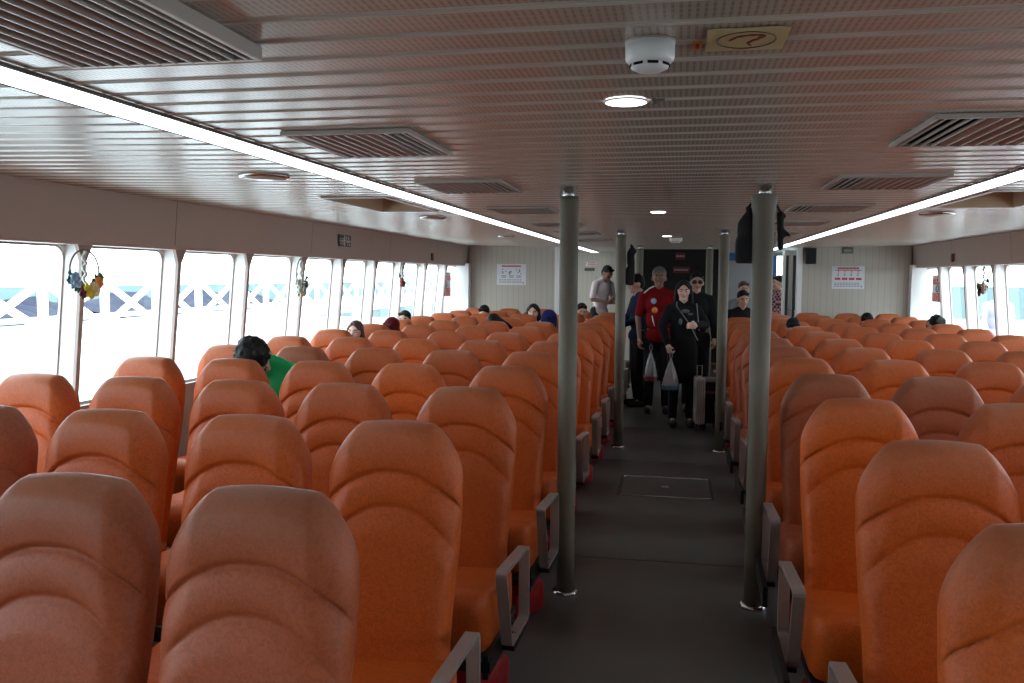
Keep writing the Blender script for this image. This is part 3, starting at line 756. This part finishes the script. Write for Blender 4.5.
hoop(-1, 6.98, 1.735, .150, 'wire hoop with cream flowers and a leafy tip, second on the left posts',
     [('white_flowers', (.7, .78, .72), 4, .032), ('cream_flowers', (.8, .72, .42), 3, .032), ('pale_blue_flowers', (.35, .5, .6), 3, .030), ('brown_flower', (.2, .05, .04), 1, .026)], 5, .62)
hoop(-1, 9.73, 1.735, .13, 'small hoop with red brown flowers, farthest on the left window posts',
     [('red_flowers', (.30, .05, .03), 3, .036), ('brown_flowers', (.28, .14, .08), 3, .034)], 9, .5)
hoop(1, 10.05, 1.735, .135, 'hoop with pink and dark flowers on the right window post',
     [('pink_flowers', (.6, .42, .36), 4, .040), ('dark_red_flowers', (.16, .03, .02), 3, .036), ('green_sprigs', (.05, .12, .04), 3, .03)], 11, .8)

# ------------------------------------------------------------------ people
def hand(b, wrist, d, side, curl=.5, nrm=(0, -1, 0), s=1.0):
    """palm, four bent fingers and a thumb; d = direction of the fingers, side = thumb direction"""
    w = Vector(wrist); d = Vector(d).normalized(); t = Vector(side); t = (t-d*t.dot(d)).normalized(); n = d.cross(t).normalized()
    if n.dot(Vector(nrm)) < 0: n = -n
    b.cap(w, .024*s, w+d*.03*s, .026*s)
    for k, L in enumerate((.070, .078, .073, .058)):
        o = w+d*.035*s+t*(.026-.017*k)*s; kn = o+d*.048*s
        b.cap(o-d*.02*s, .015*s, kn, .0115*s)
        a = curl; p1 = kn+(d*math.cos(a)+n*math.sin(a))*L*.5*s; b.cap(kn, .0095*s, p1, .0088*s)
        a = curl*2.2; p2 = p1+(d*math.cos(a)+n*math.sin(a))*L*.45*s; b.cap(p1, .0088*s, p2, .0075*s)
    o = w+d*.015*s+t*.022*s; k1 = o+(t*.75+d*.65)*.034*s; k2 = k1+(d*.9+n*curl+t*.1).normalized()*.030*s
    b.cap(o, .014*s, k1, .0105*s); b.cap(k1, .0105*s, k2, .009*s)

def person(loc, rz, label, sit=False, h=1.70, skin='skin', hair='hair', hairstyle='short', shirt=(.1,.1,.1), trousers=(.02,.02,.025), long_sleeve=False,
           lean=(0, 0), head_tilt=(0, 0, 0), arms=None, voxel=.009, name='person', group='passengers', zoff=0, glasses=False, scarf=None, cap=None, female=False, shirt_mat=None, detail=True, coat=False, hip_dy=0):
    """local frame: facing -Y"""
    k = h/1.70; r = empty(name, (loc[0], loc[1], zoff), rz); tag(r, label, 'person', group)
    S = M_[skin]; hipz = .53 if sit else .90*k
    sw = (.145 if female else .165)*k
    hip = Vector((0, 0, hipz)); lx, ly = lean
    def sp_(t, x=0, y=0):  # point along the spine, t metres above the hips
        return Vector((x+lx*t, y+ly*t, hipz+t*math.sqrt(max(.1, 1-lx*lx-ly*ly))))
    sh = .49*k; neck = sp_(.53*k); hc = sp_(.665*k)+Vector((0, -.015, 0))
    HR = Euler(head_tilt).to_matrix()
    hd = lambda p: neck+Vector((0, 0, .03))+HR @ (Vector(p)*k+ (hc-neck-Vector((0, 0, .03))))
    body = MB()
    # trunk
    body.ell(sp_(.02), (.155*k, .10*k, .11*k)); body.ell(sp_(.22*k), (.135*k, .095*k, .16*k)); body.ell(sp_(.38*k), (.155*k, .105*k, .15*k))
    body.cap(sp_(sh-.03, -sw+.035), .048*k, sp_(sh-.03, sw-.035), .048*k); body.cap(sp_(.44*k), .06*k, hd((0, .012, -.05)), .048*k)
    # head with jaw, nose, ears, brow
    body.ell(hd((0, .008, .02)), (.074*k, .093*k, .098*k), rot=head_tilt); body.ell(hd((0, -.022, -.035)), (.056*k, .064*k, .075*k), rot=head_tilt)
    body.cap(hd((0, -.078, -.088)), .020*k, hd((0, -.060, -.080)), .03*k)
    body.cap(hd((0, -.086, .008)), .009*k, hd((0, -.104, -.028)), .013*k); body.cap(hd((-.011, -.094, -.032)), .009*k, hd((.011, -.094, -.032)), .009*k)
    body.cap(hd((-.035, -.078, .022)), .010*k, hd((.035, -.078, .022)), .010*k)
    for s in (-1, 1):
        body.ell(hd((s*.077, .012, -.015)), (.010*k, .018*k, .030*k), rot=head_tilt); body.ell(hd((s*.038, -.066, -.030)), (.020*k, .018*k, .022*k))
    # arms
    A = arms or {}
    top = MB(); infl = .012
    thk = 1.0
    J = {}
    for s, nm in ((-1, 'r'), (1, 'l')):   # 'r' at -x (screen left when facing the camera)
        p0 = sp_(sh-.035*k, s*sw)
        e_, w_, fd, th, cu = A.get(nm, ((s*(sw+.04), -.02, hipz+.24*k), (s*(sw+.05), -.06, hipz+.01), (0, -.1, -1), (-s*.6, -1, 0), .5))
        e_, w_ = Vector(e_), Vector(w_)
        body.cap(p0, .046*k, e_, .038*k); body.cap(e_, .037*k, w_, .024*k); hand(body, w_+ (w_-e_).normalized()*.01, fd, th, cu, nrm=(-s, 0, 0) if abs(Vector(fd).normalized().z) > .6 else (0, 0, -1), s=k)
        top.cap(p0, .046*k+infl+.006, p0+(e_-p0)*(.97 if long_sleeve else .80), .040*k+infl+.004)
        if long_sleeve: top.cap(e_, .040*k+infl, e_+(w_-e_)*.95, .027*k+infl)
        J[nm] = (p0, e_, w_)
    # legs
    low = MB(); shoe = MB()
    for s in (-1, 1):
        hj = Vector((s*.085*k, 0, hipz))
        if sit: kn = Vector((s*.10*k, -.42*k, hipz+.03)); an = Vector((s*.10*k, -.40*k, .09)); 
        else: kn = Vector((s*.095*k, -.015, .48*k)); an = Vector((s*.10*k, .02, .09*k))
        body.cap(hj, .066*k, kn, .050*k); body.cap(kn, .052*k, an, .034*k)
        low.cap(hj, .092*k, kn, .068*k); low.cap(kn, .066*k, an+Vector((0, 0, .02)), .052*k)
        body.cap(an, .034*k, an+Vector((0, -.10*k, -.045*k)), .026*k)
        shoe.cap(an+Vector((0, .03, -.044)), .042, an+Vector((0, -.14*k, -.046)), .042); shoe.cap(an+Vector((0, .0, -.02)), .042, an+Vector((0, -.05, -.04)), .040)
    if not coat: low.ell(Vector((0, 0, hipz-.03)), (.160*k, .115*k, .10*k))
    blob(low, 'trousers', cloth('trouser_cloth', trousers), r, .013, 4)
    if not sit: blob(shoe, 'shoes', M_['black'], r, .010, 2)
    top.ell(sp_(.0), (.174*k, .128*k, .115*k)); top.ell(sp_(.20*k), (.152*k, .115*k, .17*k)); top.ell(sp_(.37*k), (.172*k, .124*k, .15*k))
    top.cap(sp_(sh-.035, -sw+.02), .058*k, sp_(sh-.035, sw-.02), .058*k); top.cap(sp_(.44*k), .08*k, sp_(.515*k), .060*k)
    for s in (-1, 1): top.cap(sp_(.515*k, s*.02), .058*k, sp_(sh-.03*k, s*(sw-.01)), .052*k); body.cap(sp_(.50*k, s*.02), .048*k, sp_(sh-.035*k, s*(sw-.02)), .044*k)
    if coat: top.cap(Vector((0, 0, hipz+.05)), .16*k, Vector((0, 0, hipz-.22)), .17*k)
    blob(body, 'body', S, r, voxel, 2)
    to = blob(top, 'top', shirt_mat or cloth('top_cloth', shirt), r, .012, 4)
    # hair
    hb = MB()
    if hairstyle == 'short':
        hb.ell(hd((0, .020, .045)), (.082*k, .096*k, .085*k), rot=head_tilt); hb.ell(hd((0, .055, .0)), (.072*k, .060*k, .085*k), rot=head_tilt)
        hb.cap(hd((-.055, -.055, .082)), .018*k, hd((.055, -.055, .082)), .018*k)
    elif hairstyle == 'spiky':
        hb.ell(hd((0, .010, .048)), (.090*k, .100*k, .090*k), rot=head_tilt); hb.ell(hd((0, .055, .0)), (.080*k, .065*k, .09*k), rot=head_tilt)
        rn = random.Random(4)
        for q in range(46):
            a, c_ = rn.uniform(-2.6, 2.6), rn.uniform(.1, 1.2); dv = Vector((math.cos(c_)*math.sin(a), math.cos(c_)*math.cos(a), math.sin(c_)))
            hb.cap(hd((dv.x*.080, dv.y*.085, .045+dv.z*.075)), .020, hd((dv.x*.100, dv.y*.112, .045+dv.z*.098)), .008)
    elif hairstyle == 'long':
        hb.ell(hd((0, .026, .044)), (.085*k, .096*k, .086*k), rot=head_tilt)
        for s in (-1, 1):
            hb.cap(hd((s*.070, .008, .05)), .026*k, hd((s*.086, .022, -.08)), .026*k); hb.cap(hd((s*.086, .022, -.08)), .026*k, hd((s*.090, .03, -.17)), .020*k)
            hb.cap(hd((s*.012, -.066, .092)), .014*k, hd((s*.066, -.05, .035)), .014*k)
        hb.ell(hd((0, .06, -.06)), (.080*k, .052*k, .14*k), rot=head_tilt)
    elif hairstyle == 'bald': 
        hb.ell(hd((0, .035, .030)), (.079*k, .082*k, .086*k), rot=head_tilt)
    if hairstyle == 'long' and scarf is None and female and detail: pass
    blob(hb, 'hair', M_[hair], r, .009, 2)
    if scarf is not None:
        sb = MB(); sb.ell(hd((0, .018, .035)), (.096*k, .108*k, .104*k), rot=head_tilt)
        for s in (-1, 1): sb.cap(hd((s*.072, .0, .02)), .032*k, hd((s*.055, -.015, -.12)), .04*k)
        sb.cap(hd((0, .04, -.06)), .085*k, hd((0, .03, -.17)), .11*k)
        blob(sb, 'headscarf', cloth('headscarf_cloth', scarf), r, .010, 3)
    if cap is not None:
        cb = MB(); cb.ell(hd((0, .012, .060)), (.095*k, .108*k, .080*k), rot=head_tilt); cb.cap(hd((-.045, -.10, .058)), .012, hd((.045, -.10, .058)), .012); cb.cap(hd((-.035, -.145, .050)), .010, hd((.035, -.145, .050)), .010)
        cb.cap(hd((0, -.09, .06)), .02, hd((0, -.14, .05)), .012)
        blob(cb, 'cap', cloth('cap_cloth', cap), r, .010, 3)
    # face details
    if detail:
        eb = MB(); ib = MB(); br = MB()
        for s in (-1, 1):
            eb.ell(hd((s*.031, -.0835, .002)), (.0115*k, .006*k, .0048*k), rot=head_tilt, nu=10, nv=6); ib.ell(hd((s*.031, -.0875, .002)), (.0060*k, .004*k, .0052*k), rot=head_tilt, nu=8, nv=6)
            br.tube([hd((s*.016, -.0945, .021)), hd((s*.032, -.0925, .027)), hd((s*.050, -.0805, .022))], .0038, 6)
        eb.build('eye', mat('eye_white', (.42, .36, .33), .3), r); ib.build('iris', M_['ink'], r); br.build('eyebrow', M_[hair if hair != 'greyhair' else 'hair'], r)
        lb = MB(); lb.ell(hd((0, -.0885, -.058)), (.022*k, .009*k, .0045*k), rot=head_tilt); lb.ell(hd((0, -.0875, -.066)), (.018*k, .009*k, .0055*k), rot=head_tilt); lb.build('lips', M_['lips'], r)
    if glasses:
        gb = MB()
        for s in (-1, 1): gb.ell(hd((s*.034, -.100, .0)), (.030*k, .006*k, .021*k), rot=head_tilt); gb.tube([hd((s*.062, -.095, .006)), hd((s*.085, .01, .006))], .003)
        gb.tube([hd((-.01, -.104, .006)), hd((.01, -.104, .006))], .003); gb.build('sunglasses', M_['black'], r)
    return r, J, hd

# --- standing people at the end of the aisle
FZ = 0
wm, J, _ = person((.045, 9.50), R(8), 'woman in black padded coat holding a plastic bag, facing the camera', h=1.585, skin='paleskin', hairstyle='long', shirt=(.012, .012, .014), long_sleeve=True, coat=True, female=True, head_tilt=(.03, 0, -.14), voxel=.0065,
    arms={'r': ((-.225, -.02, 1.09), (-.175, -.12, .90), (.25, -.15, -1), (.6, -.9, 0), 1.0), 'l': ((.235, -.02, 1.10), (.11, -.20, 1.10), (-1, -.3, .05), (0, -.2, 1), .55)}, group='people standing in the aisle')
b = MB(); b.cap((-.09, -.135, 1.30), .005, (.04, -.175, 1.12), .005); b.cap((.04, -.175, 1.12), .005, (.13, -.18, .95), .005); b.cap((.12, -.13, 1.33), .005, (.15, -.14, 1.05), .005); b.cap((-.09, -.135, 1.30), .005, (-.075, -.05, 1.345), .005)
b.build('bag_strap', mat('grey_strap', (.22, .22, .22), .4), wm)
gp = mat('grey_print', (.09, .10, .11), .5)
for c_, r_ in (((.0, -.155, 1.25), (.045, .010, .02)), ((-.05, -.155, 1.14), (.02, .010, .035)), ((.05, -.165, 1.22), (.03, .008, .012))):
    b = MB(); b.ell(c_, r_); b.build('coat_print', gp, wm)
person((-.235, 10.35), R(2), 'man in red jersey with round badges standing behind the woman', h=1.74, skin='darkskin', hair='greyhair', hairstyle='short', shirt=(.17, .005, .007), voxel=.008, group='people standing in the aisle',
    arms={'r': ((-.235, .0, 1.13), (-.215, -.06, .90), (0, -.1, -1), (.5, -1, 0), .6), 'l': ((.235, .0, 1.13), (.225, -.05, .90), (0, -.1, -1), (-.5, -1, 0), .5)})
rm = bpy.data.objects[[o.name for o in C.objects if o.get('label', '').startswith('man in red jersey')][0]]
b = MB(); b.lathe([(.033, -.002), (.033, .002)], axis='y', c=(-.06, -.142, 1.33), n=20); b.build('blue_badge', mat('pale_blue_badge', (.30, .38, .62), .5), rm)
b = MB(); b.lathe([(.034, -.002), (.034, .002)], axis='y', c=(-.045, -.142, 1.225), n=20); b.build('orange_badge', mat('orange_badge', (.80, .22, .05), .5), rm)
b = MB(); b.tube([(-.17, -.068, 1.42), (-.11, -.10, 1.475), (-.06, -.08, 1.50)], .007); b.tube([(-.075, -.135, 1.16), (-.06, -.135, 1.09), (-.045, -.132, 1.04)], .006); b.build('white_piping', M_['paper'], rm)
nm, _, _ = person((-.49, 10.9), R(-72), 'man in navy jumper standing sideways beside the second left pole', h=1.66, shirt=(.012, .018, .040), long_sleeve=True, group='people standing in the aisle', head_tilt=(.25, 0, 0),
    arms={'r': ((-.22, -.06, 1.10), (-.15, -.26, 1.03), (.2, -1, 0), (0, 0, 1), .5), 'l': ((.22, -.04, 1.10), (.14, -.25, 1.02), (-.2, -1, 0), (0, 0, 1), .5)})
person((.20, 10.6), R(3), 'man in black jacket and sunglasses standing behind the woman', h=1.68, skin='skin', hairstyle='short', shirt=(.012, .012, .013), long_sleeve=True, glasses=True, group='people standing in the aisle')
person((-1.29, 14.35), R(50), 'man in pale short sleeved shirt with dark collar, writing near the end wall', zoff=.141, h=1.70, skin='darkskin', shirt=(.74, .64, .68), lean=(0, -.18), head_tilt=(.5, 0, 0), group='people standing in the aisle',
    arms={'r': ((-.24, -.08, 1.10), (-.08, -.27, 1.06), (1, -.4, 0), (0, -.3, 1), .5), 'l': ((.24, -.08, 1.10), (.10, -.28, 1.08), (-1, -.4, 0), (0, -.3, 1), .5)})
person((.74, 10.78), R(12), 'person in black V-neck top just left of the nearest right pole', h=1.47, skin='skin', shirt=(.012, .012, .014), head_tilt=(.15, 0, 0), group='people beyond the right poles')
person((.86, 12.35), R(10), 'person in grey top standing behind the black-topped passenger', h=1.57, shirt=(.22, .22, .21), hair='brownhair', group='people beyond the right poles', long_sleeve=True)
# checked shirt man in the bright doorway
def check_mat():
    m = mat('checked_shirt', (.3, .1, .12), .8); nt = m.node_tree; c = nt.nodes.new('ShaderNodeTexChecker'); c.inputs['Scale'].default_value = 26
    c.inputs[1].default_value = (.55, .25, .28, 1); c.inputs[2].default_value = (.05, .03, .05, 1); tc = nt.nodes.new('ShaderNodeTexCoord')
    nt.links.new(tc.outputs['Object'], c.inputs['Vector']); nt.links.new(c.outputs[0], nt.nodes['Principled BSDF'].inputs['Base Color']); return m
person((1.47, 13.75), R(-60), 'man in dark red checked shirt standing in the doorway behind', h=1.66, shirt_mat=check_mat(), group='people beyond the right poles',
    arms={'r': ((-.22, -.06, 1.06), (-.12, -.28, 1.02), (.3, -1, 0), (0, 0, 1), .5)})

# --- seated passengers
def seated(side, row, col, label, dx=0, dy=0, h=1.66, **k):
    X = (XL if side == 'L' else XR)[col]; return person((X+dx, YR[row]-.27+dy), k.pop('rz', 0), label, sit=True, h=h, group='seated passengers', **k)
seated('L', 4, 3, 'man in bright green shirt bent forward with head bowed by the left windows', dx=.07, dy=0, h=1.84, skin='skin', hairstyle='spiky', shirt=(.03, .50, .17), lean=(-.24, -.14), head_tilt=(1.15, -.35, .3), voxel=.008)
seated('L', 7, 4, 'woman with dark brown hair and pale face by the left windows', dx=-.03, h=1.42, skin='paleskin', hair='brownhair', hairstyle='long', female=True, shirt=(.08, .06, .06))
seated('L', 8, 4, 'person in maroon headscarf seated by the left windows', dx=.03, h=1.42, skin='skin', scarf=(.10, .008, .014), shirt=(.03, .02, .02), head_tilt=(.4, .2, -.3), female=True)
seated('L', 9, 4, 'dark haired person seated behind the maroon headscarf', dx=-.12, h=1.48, shirt=(.03, .03, .03), hairstyle='short')
seated('L', 11, 3, 'black haired person seated in front of the left poster', dx=-.10, h=1.52, shirt=(.02, .02, .02), head_tilt=(.3, 0, 0))
seated('L', 9, 2, 'black haired person slumped sideways below the left poster', dx=.02, dy=.0, h=1.56, hairstyle='long', lean=(-.06, -.05), head_tilt=(.8, -.5, -.3), shirt=(.02, .02, .02), female=True)
seated('L', 11, 2, 'pale faced woman with black hair looking at the camera', dx=.04, h=1.56, skin='paleskin', hairstyle='long', female=True, shirt=(.02, .02, .03))
seated('L', 9, 1, 'person in dark blue hood seated left of the near pole', dx=-.02, dy=.0, h=1.56, scarf=(.012, .018, .10), shirt=(.02, .03, .12), head_tilt=(.5, 0, .5))
seated('L', 12, 1, 'dark haired passenger in pale blue top between the two left poles', dx=.06, dy=0, h=1.55, shirt=(.35, .42, .60), head_tilt=(.2, 0, .3))
seated('R', 9, 1, 'dark haired passenger with head bowed, right block near the door', dx=-.06, h=1.48, shirt=(.02, .02, .02), head_tilt=(.5, 0, 0))
seated('R', 11, 3, 'passenger whose crown shows below the right poster', dx=0, h=1.46, shirt=(.02, .02, .02), head_tilt=(.4, 0, 0))
seated('R', 10, 4, 'passenger with tousled black hair leaning by the right windows', dx=-.03, h=1.52, hairstyle='spiky', shirt=(.6, .6, .6), head_tilt=(.45, .5, .2))

# ------------------------------------------------------------------ luggage, bags, hanging clothes
def plastic_bag(loc, h, w_, mats, label, rz=0):
    e = empty('plastic_bag', loc, rz); tag(e, label, 'bag', 'plastic carrier bags')
    n = 20; rings = []
    prof = [(0, .86), (.03, 1.0), (.15, 1.05), (.35, .92), (.6, .62), (.8, .33), (.93, .14), (1, .09)]
    vs = []; rn = random.Random(int(h*1000))
    for t, rr in prof:
        for k in range(n):
            a = 2*math.pi*k/n; q = rr*(1+.09*math.sin(5*a+t*6)+.05*rn.uniform(-1, 1)); vs.append((w_*q*math.cos(a), w_*.6*q*math.sin(a), t*h))
    fs = [(j*n+k, j*n+(k+1) % n, (j+1)*n+(k+1) % n, (j+1)*n+k) for j in range(len(prof)-1) for k in range(n)]
    lo = [f for f in fs if min(f)//n < 2]; hi = [f for f in fs if min(f)//n >= 2]
    b = MB(); b.add(vs, hi, 0, True); b.build('bag_film', mats[0], e)
    b = MB(); b.add(vs, lo+[tuple(range(n))[::-1]], 0, True); b.build('bag_print', mats[1], e)
    b = MB(); b.tube([(-.012, 0, h), (-.014, 0, h+.05), (0, 0, h+.075), (.014, 0, h+.05), (.012, 0, h)], .005, 6); b.build('bag_handle', mats[0], e)
hp = wm.matrix_basis @ Vector((-.14, -.15, .80))
film = mat('translucent_white_film', (.34, .34, .37), .25, spec=.6, bump=(30, .6, .01))
plastic_bag((hp.x, hp.y, .415), .34, .085, (film, mat('blue_red_print', (.10, .22, .34), .35, var=(14, .8))), 'translucent plastic bag with blue print in the woman\'s hand', .3)
plastic_bag((-.31, 10.22, .40), .36, .07, (film, mat('red_white_print', (.42, .10, .12), .35)), 'white and red plastic bag held by the red jersey man')
# silver suitcase
e = empty('suitcase', (.262, 9.36, 0), R(6)); tag(e, 'silver upright suitcase beside the woman in black', 'suitcase', 'wheeled suitcases')
b = MB()
b.box((-.085, -.12, .07), (.015, .12, .56)); o = b.build('suitcase_shell', mat('silver_shell', (.62, .62, .64), .3, metal=.3), e, bevel=.02)
b = MB()
for q in range(4): b.box((-.078+.022*q, -.124, .10), (-.070+.022*q, -.119, .53))
b.build('shell_rib', M_['alu'], e)
b = MB(); b.tube([(-.06, .0, .56), (-.06, .0, .68), (-.01, .0, .68), (-.01, .0, .56)], .006); b.build('telescopic_handle', M_['alu'], e)
for sx_ in (-1, 1):
    for sy_ in (-1, 1):
        b = MB(); b.lathe([(.028, -.012), (.028, .012)], axis='x', c=(-.035+sx_*.035, sy_*.09, .028), n=16); b.box((-.035+sx_*.035-.016, sy_*.09-.02, .04), (-.035+sx_*.035+.016, sy_*.09+.02, .075)); b.build('wheel', M_['black'], e)
e = empty('black_suitcase', (.345, 9.52, 0), R(0)); tag(e, 'black soft suitcase with red band next to the silver suitcase', 'suitcase', 'wheeled suitcases')
b = MB(); b.box((-.07, -.13, .06), (.08, .13, .52)); b.build('case_body', M_['blackcloth'], e, bevel=.02)
b = MB(); b.box((-.073, -.134, .38), (.083, .134, .405)); b.build('red_band', mat('red_band', (.22, .01, .02), .5), e)
b = MB(); b.box((-.075, -.135, .50), (.085, -.02, .55)); b.build('grey_lid', mat('grey_lid', (.20, .20, .20), .4), e, bevel=.012)
for sx_ in (-1, 1):
    b = MB(); b.lathe([(.03, -.012), (.03, .012)], axis='x', c=(sx_*.05, -.09, .03), n=16); b.lathe([(.03, -.012), (.03, .012)], axis='x', c=(sx_*.05, .09, .03), n=16); b.build('wheel', M_['black'], e)
# black jacket hung on the first right pole; smaller one on the second left pole
def hung_jacket(loc, H, W, label, tail):
    e = empty('hanging_jacket', loc); tag(e, label, 'jacket', 'dark jackets hung on poles')
    b = MB(); b.cap((0, 0, -.05), W*.42, (0, .01, -H+.05), W*.5); b.cap((-W*.35, .0, -.07), W*.3, (-W*.42, .02, -H*.45), W*.26); b.cap((W*.3, .0, -.06), W*.28, (W*.35, .02, -H+.06), W*.35); b.cap((0, .02, -.0), W*.22, (.03, .02, -.06), W*.4)
    b.box((-W*.75, -.03, -H*.98), (W*.55, .04, -H*.55))
    blob(b, 'jacket_cloth', M_['blackcloth'], e, .012, 4)
    if tail:
        b = MB(); b.cap((.15, .03, -.03), .018, (.155, .03, -H*.7), .014); b.cap((.15, .03, -.10), .016, (.195, .03, -.13), .008); b.cap((.15, .03, -.06), .012, (.175, .03, -.035), .006); b.cap((.155, .03, -H*.4), .012, (.175, .03, -H*.5), .006)
        blob(b, 'loose_strap', M_['blackcloth'], e, .007, 1)
        b = MB(); b.tube([(0, .0, 0), (.03, .02, .05), (.085, .02, .095), (.15, .03, -.02)], .006); b.build('hanging_cord', M_['blackcloth'], e)
hung_jacket((.315, 4.33, 1.935), .27, .075, 'long black jacket hung high on the nearest right pole', True)
hung_jacket((-.45, 8.22, 1.90), .38, .06, 'narrow black garment hung on the second left pole', False)

# ------------------------------------------------------------------ outside
b = MB(); b.box((-400, -300, -1.5), (400, 400, -1.3))
water = mat('harbour_water', (.035, .085, .09), .6, spec=.05, bump=(3, .5, .05)); ow = b.build('sea', water); tag(ow, 'pale teal harbour water outside the left windows', 'water', kind='stuff')
# white lattice gangway
e = empty('pier', (-13, 14, -1.3)); tag(e, 'white lattice pier with crossed braces beyond the left windows', 'pier')
wp = mat('white_painted_steel', (.85, .86, .88), .5)
b = MB()
for x in (0, -2.2):
    for z in (1.72, 2.62): b.box((x-.06, -14, z), (x+.06, 50, z+.12))
b.build('beam', wp, e)
b = MB()
for q in range(0, 32):
    y = -14+2.0*q
    b.box((-.05, y-.10, 1.60), (.05, y+.10, 2.70))
    for dx, za, zb in ((.0, 1.80, 2.66), (-.05, 2.66, 1.80)):
        v = [(dx+u, y+yy, zz) for u in (.04, 0) for yy, zz in ((0, za), (.34, za), (2.0, zb), (1.66, zb))]
        b.add(v, [(0, 1, 2, 3), (7, 6, 5, 4), (0, 4, 5, 1), (1, 5, 6, 2), (2, 6, 7, 3), (3, 7, 4, 0)])
b.build('brace', wp, e)
b = MB(); b.box((-2.3, -14, 1.45), (.1, 50, 1.6)); b.build('deck', wp, e)
for q in range(6):
    b = MB(); b.lathe([(.22, .41), (.22, 1.46)], c=(-1.1, -10+q*11, 0), n=16); b.build('pile', wp, e)
b = MB(); b.box((-24, -12, -1.299), (-4.2, 50, -.9)); tag(b.build('pontoon', mat('white_pontoon', (.6, .6, .6), .6)), 'white floating pontoon beside the left windows', 'pontoon')
# breakwater and shoreline rocks
rock = mat('grey_blue_rock', (.045, .050, .075), .9, spec=.1, var=(.5, .35))
def mound(x, y0, y1, w, h, peaks, label, seed):
    b = MB(); rn = random.Random(seed); nx, ny = 12, 60; vs = []
    for i in range(nx+1):
        for j in range(ny+1):
            u, v = i/nx*2-1, j/ny; hh = max(h*max(0, 1-abs(v-pv)/pw) for pv, pw in peaks)
            vs.append((x+u*w, y0+(y1-y0)*v, -1.299+max(0, (1-abs(u)**1.5)*hh)*(1+rn.uniform(-.12, .12))))
    b.add(vs, [(i*(ny+1)+j, (i+1)*(ny+1)+j, (i+1)*(ny+1)+j+1, i*(ny+1)+j+1) for i in range(nx) for j in range(ny)])
    tag(b.build('breakwater', rock), label, 'rocks', 'rock mounds across the water')
mound(-38, 38, 48, 4, 1.5, [(.75, .75)], 'low grey rock mound across the water, leftmost window', 2)
mound(-38, 50, 74, 4, 1.7, [(.2, .3), (.6, .45), (.85, .3)], 'long dark rock bank seen through the white lattice pier', 5)
e = empty('waterfront_building', (-85, 55, -1.3)); tag(e, 'pale building with rows of small windows, far behind the left windows', 'building')
b = MB(); b.box((-8, -30, 0), (0, 25, 16)); b.build('facade', mat('pale_facade', (.16, .17, .19), .6), e)
b = MB()
for z in range(5):
    for y in range(18): b.box((0, -28+y*2.9, 2+z*2.9), (.1, -26.5+y*2.9, 3.7+z*2.9))
b.build('facade_windows', mat('bluish_window', (.05, .06, .10), .3), e)
# right side: quay with a pale wall, dock hand
b = MB(); b.box((4.1, -10, -.85), (14.4, 40, .35)); tag(b.build('quay', mat('pale_concrete', (.62, .62, .62), .7)), 'pale concrete quay outside the right windows', 'quay')
b = MB(); b.box((14.5, -10, -1.3), (15, 40, 1.6)); b.box((14.42, -10, 1.35), (14.5, 40, 1.6)); 
for q in range(14): b.box((14.40, -10+q*3.5, -.07), (14.5, -9.85+q*3.5, 1.34))
tag(b.build('quay_fence', mat('pale_blue_panel', (.13, .17, .21), .6)), 'pale blue panelled wall behind the quay', 'wall')
person((4.62, 12.1), R(-35), 'person in grey blue shirt standing outside the right windows', h=1.62, skin='skin', shirt=(.05, .065, .10), group='people outside', zoff=.35-.42, long_sleeve=True)
person((4.75, 14.4), R(-20), 'person in pale lilac top outside behind the right flower hoop', h=1.60, skin='paleskin', shirt=(.5, .52, .75), trousers=(.5, .52, .75), group='people outside', zoff=.35-.42, detail=False)
# the quay is lower where they stand
bpy.data.objects['quay'].location.z = -.42
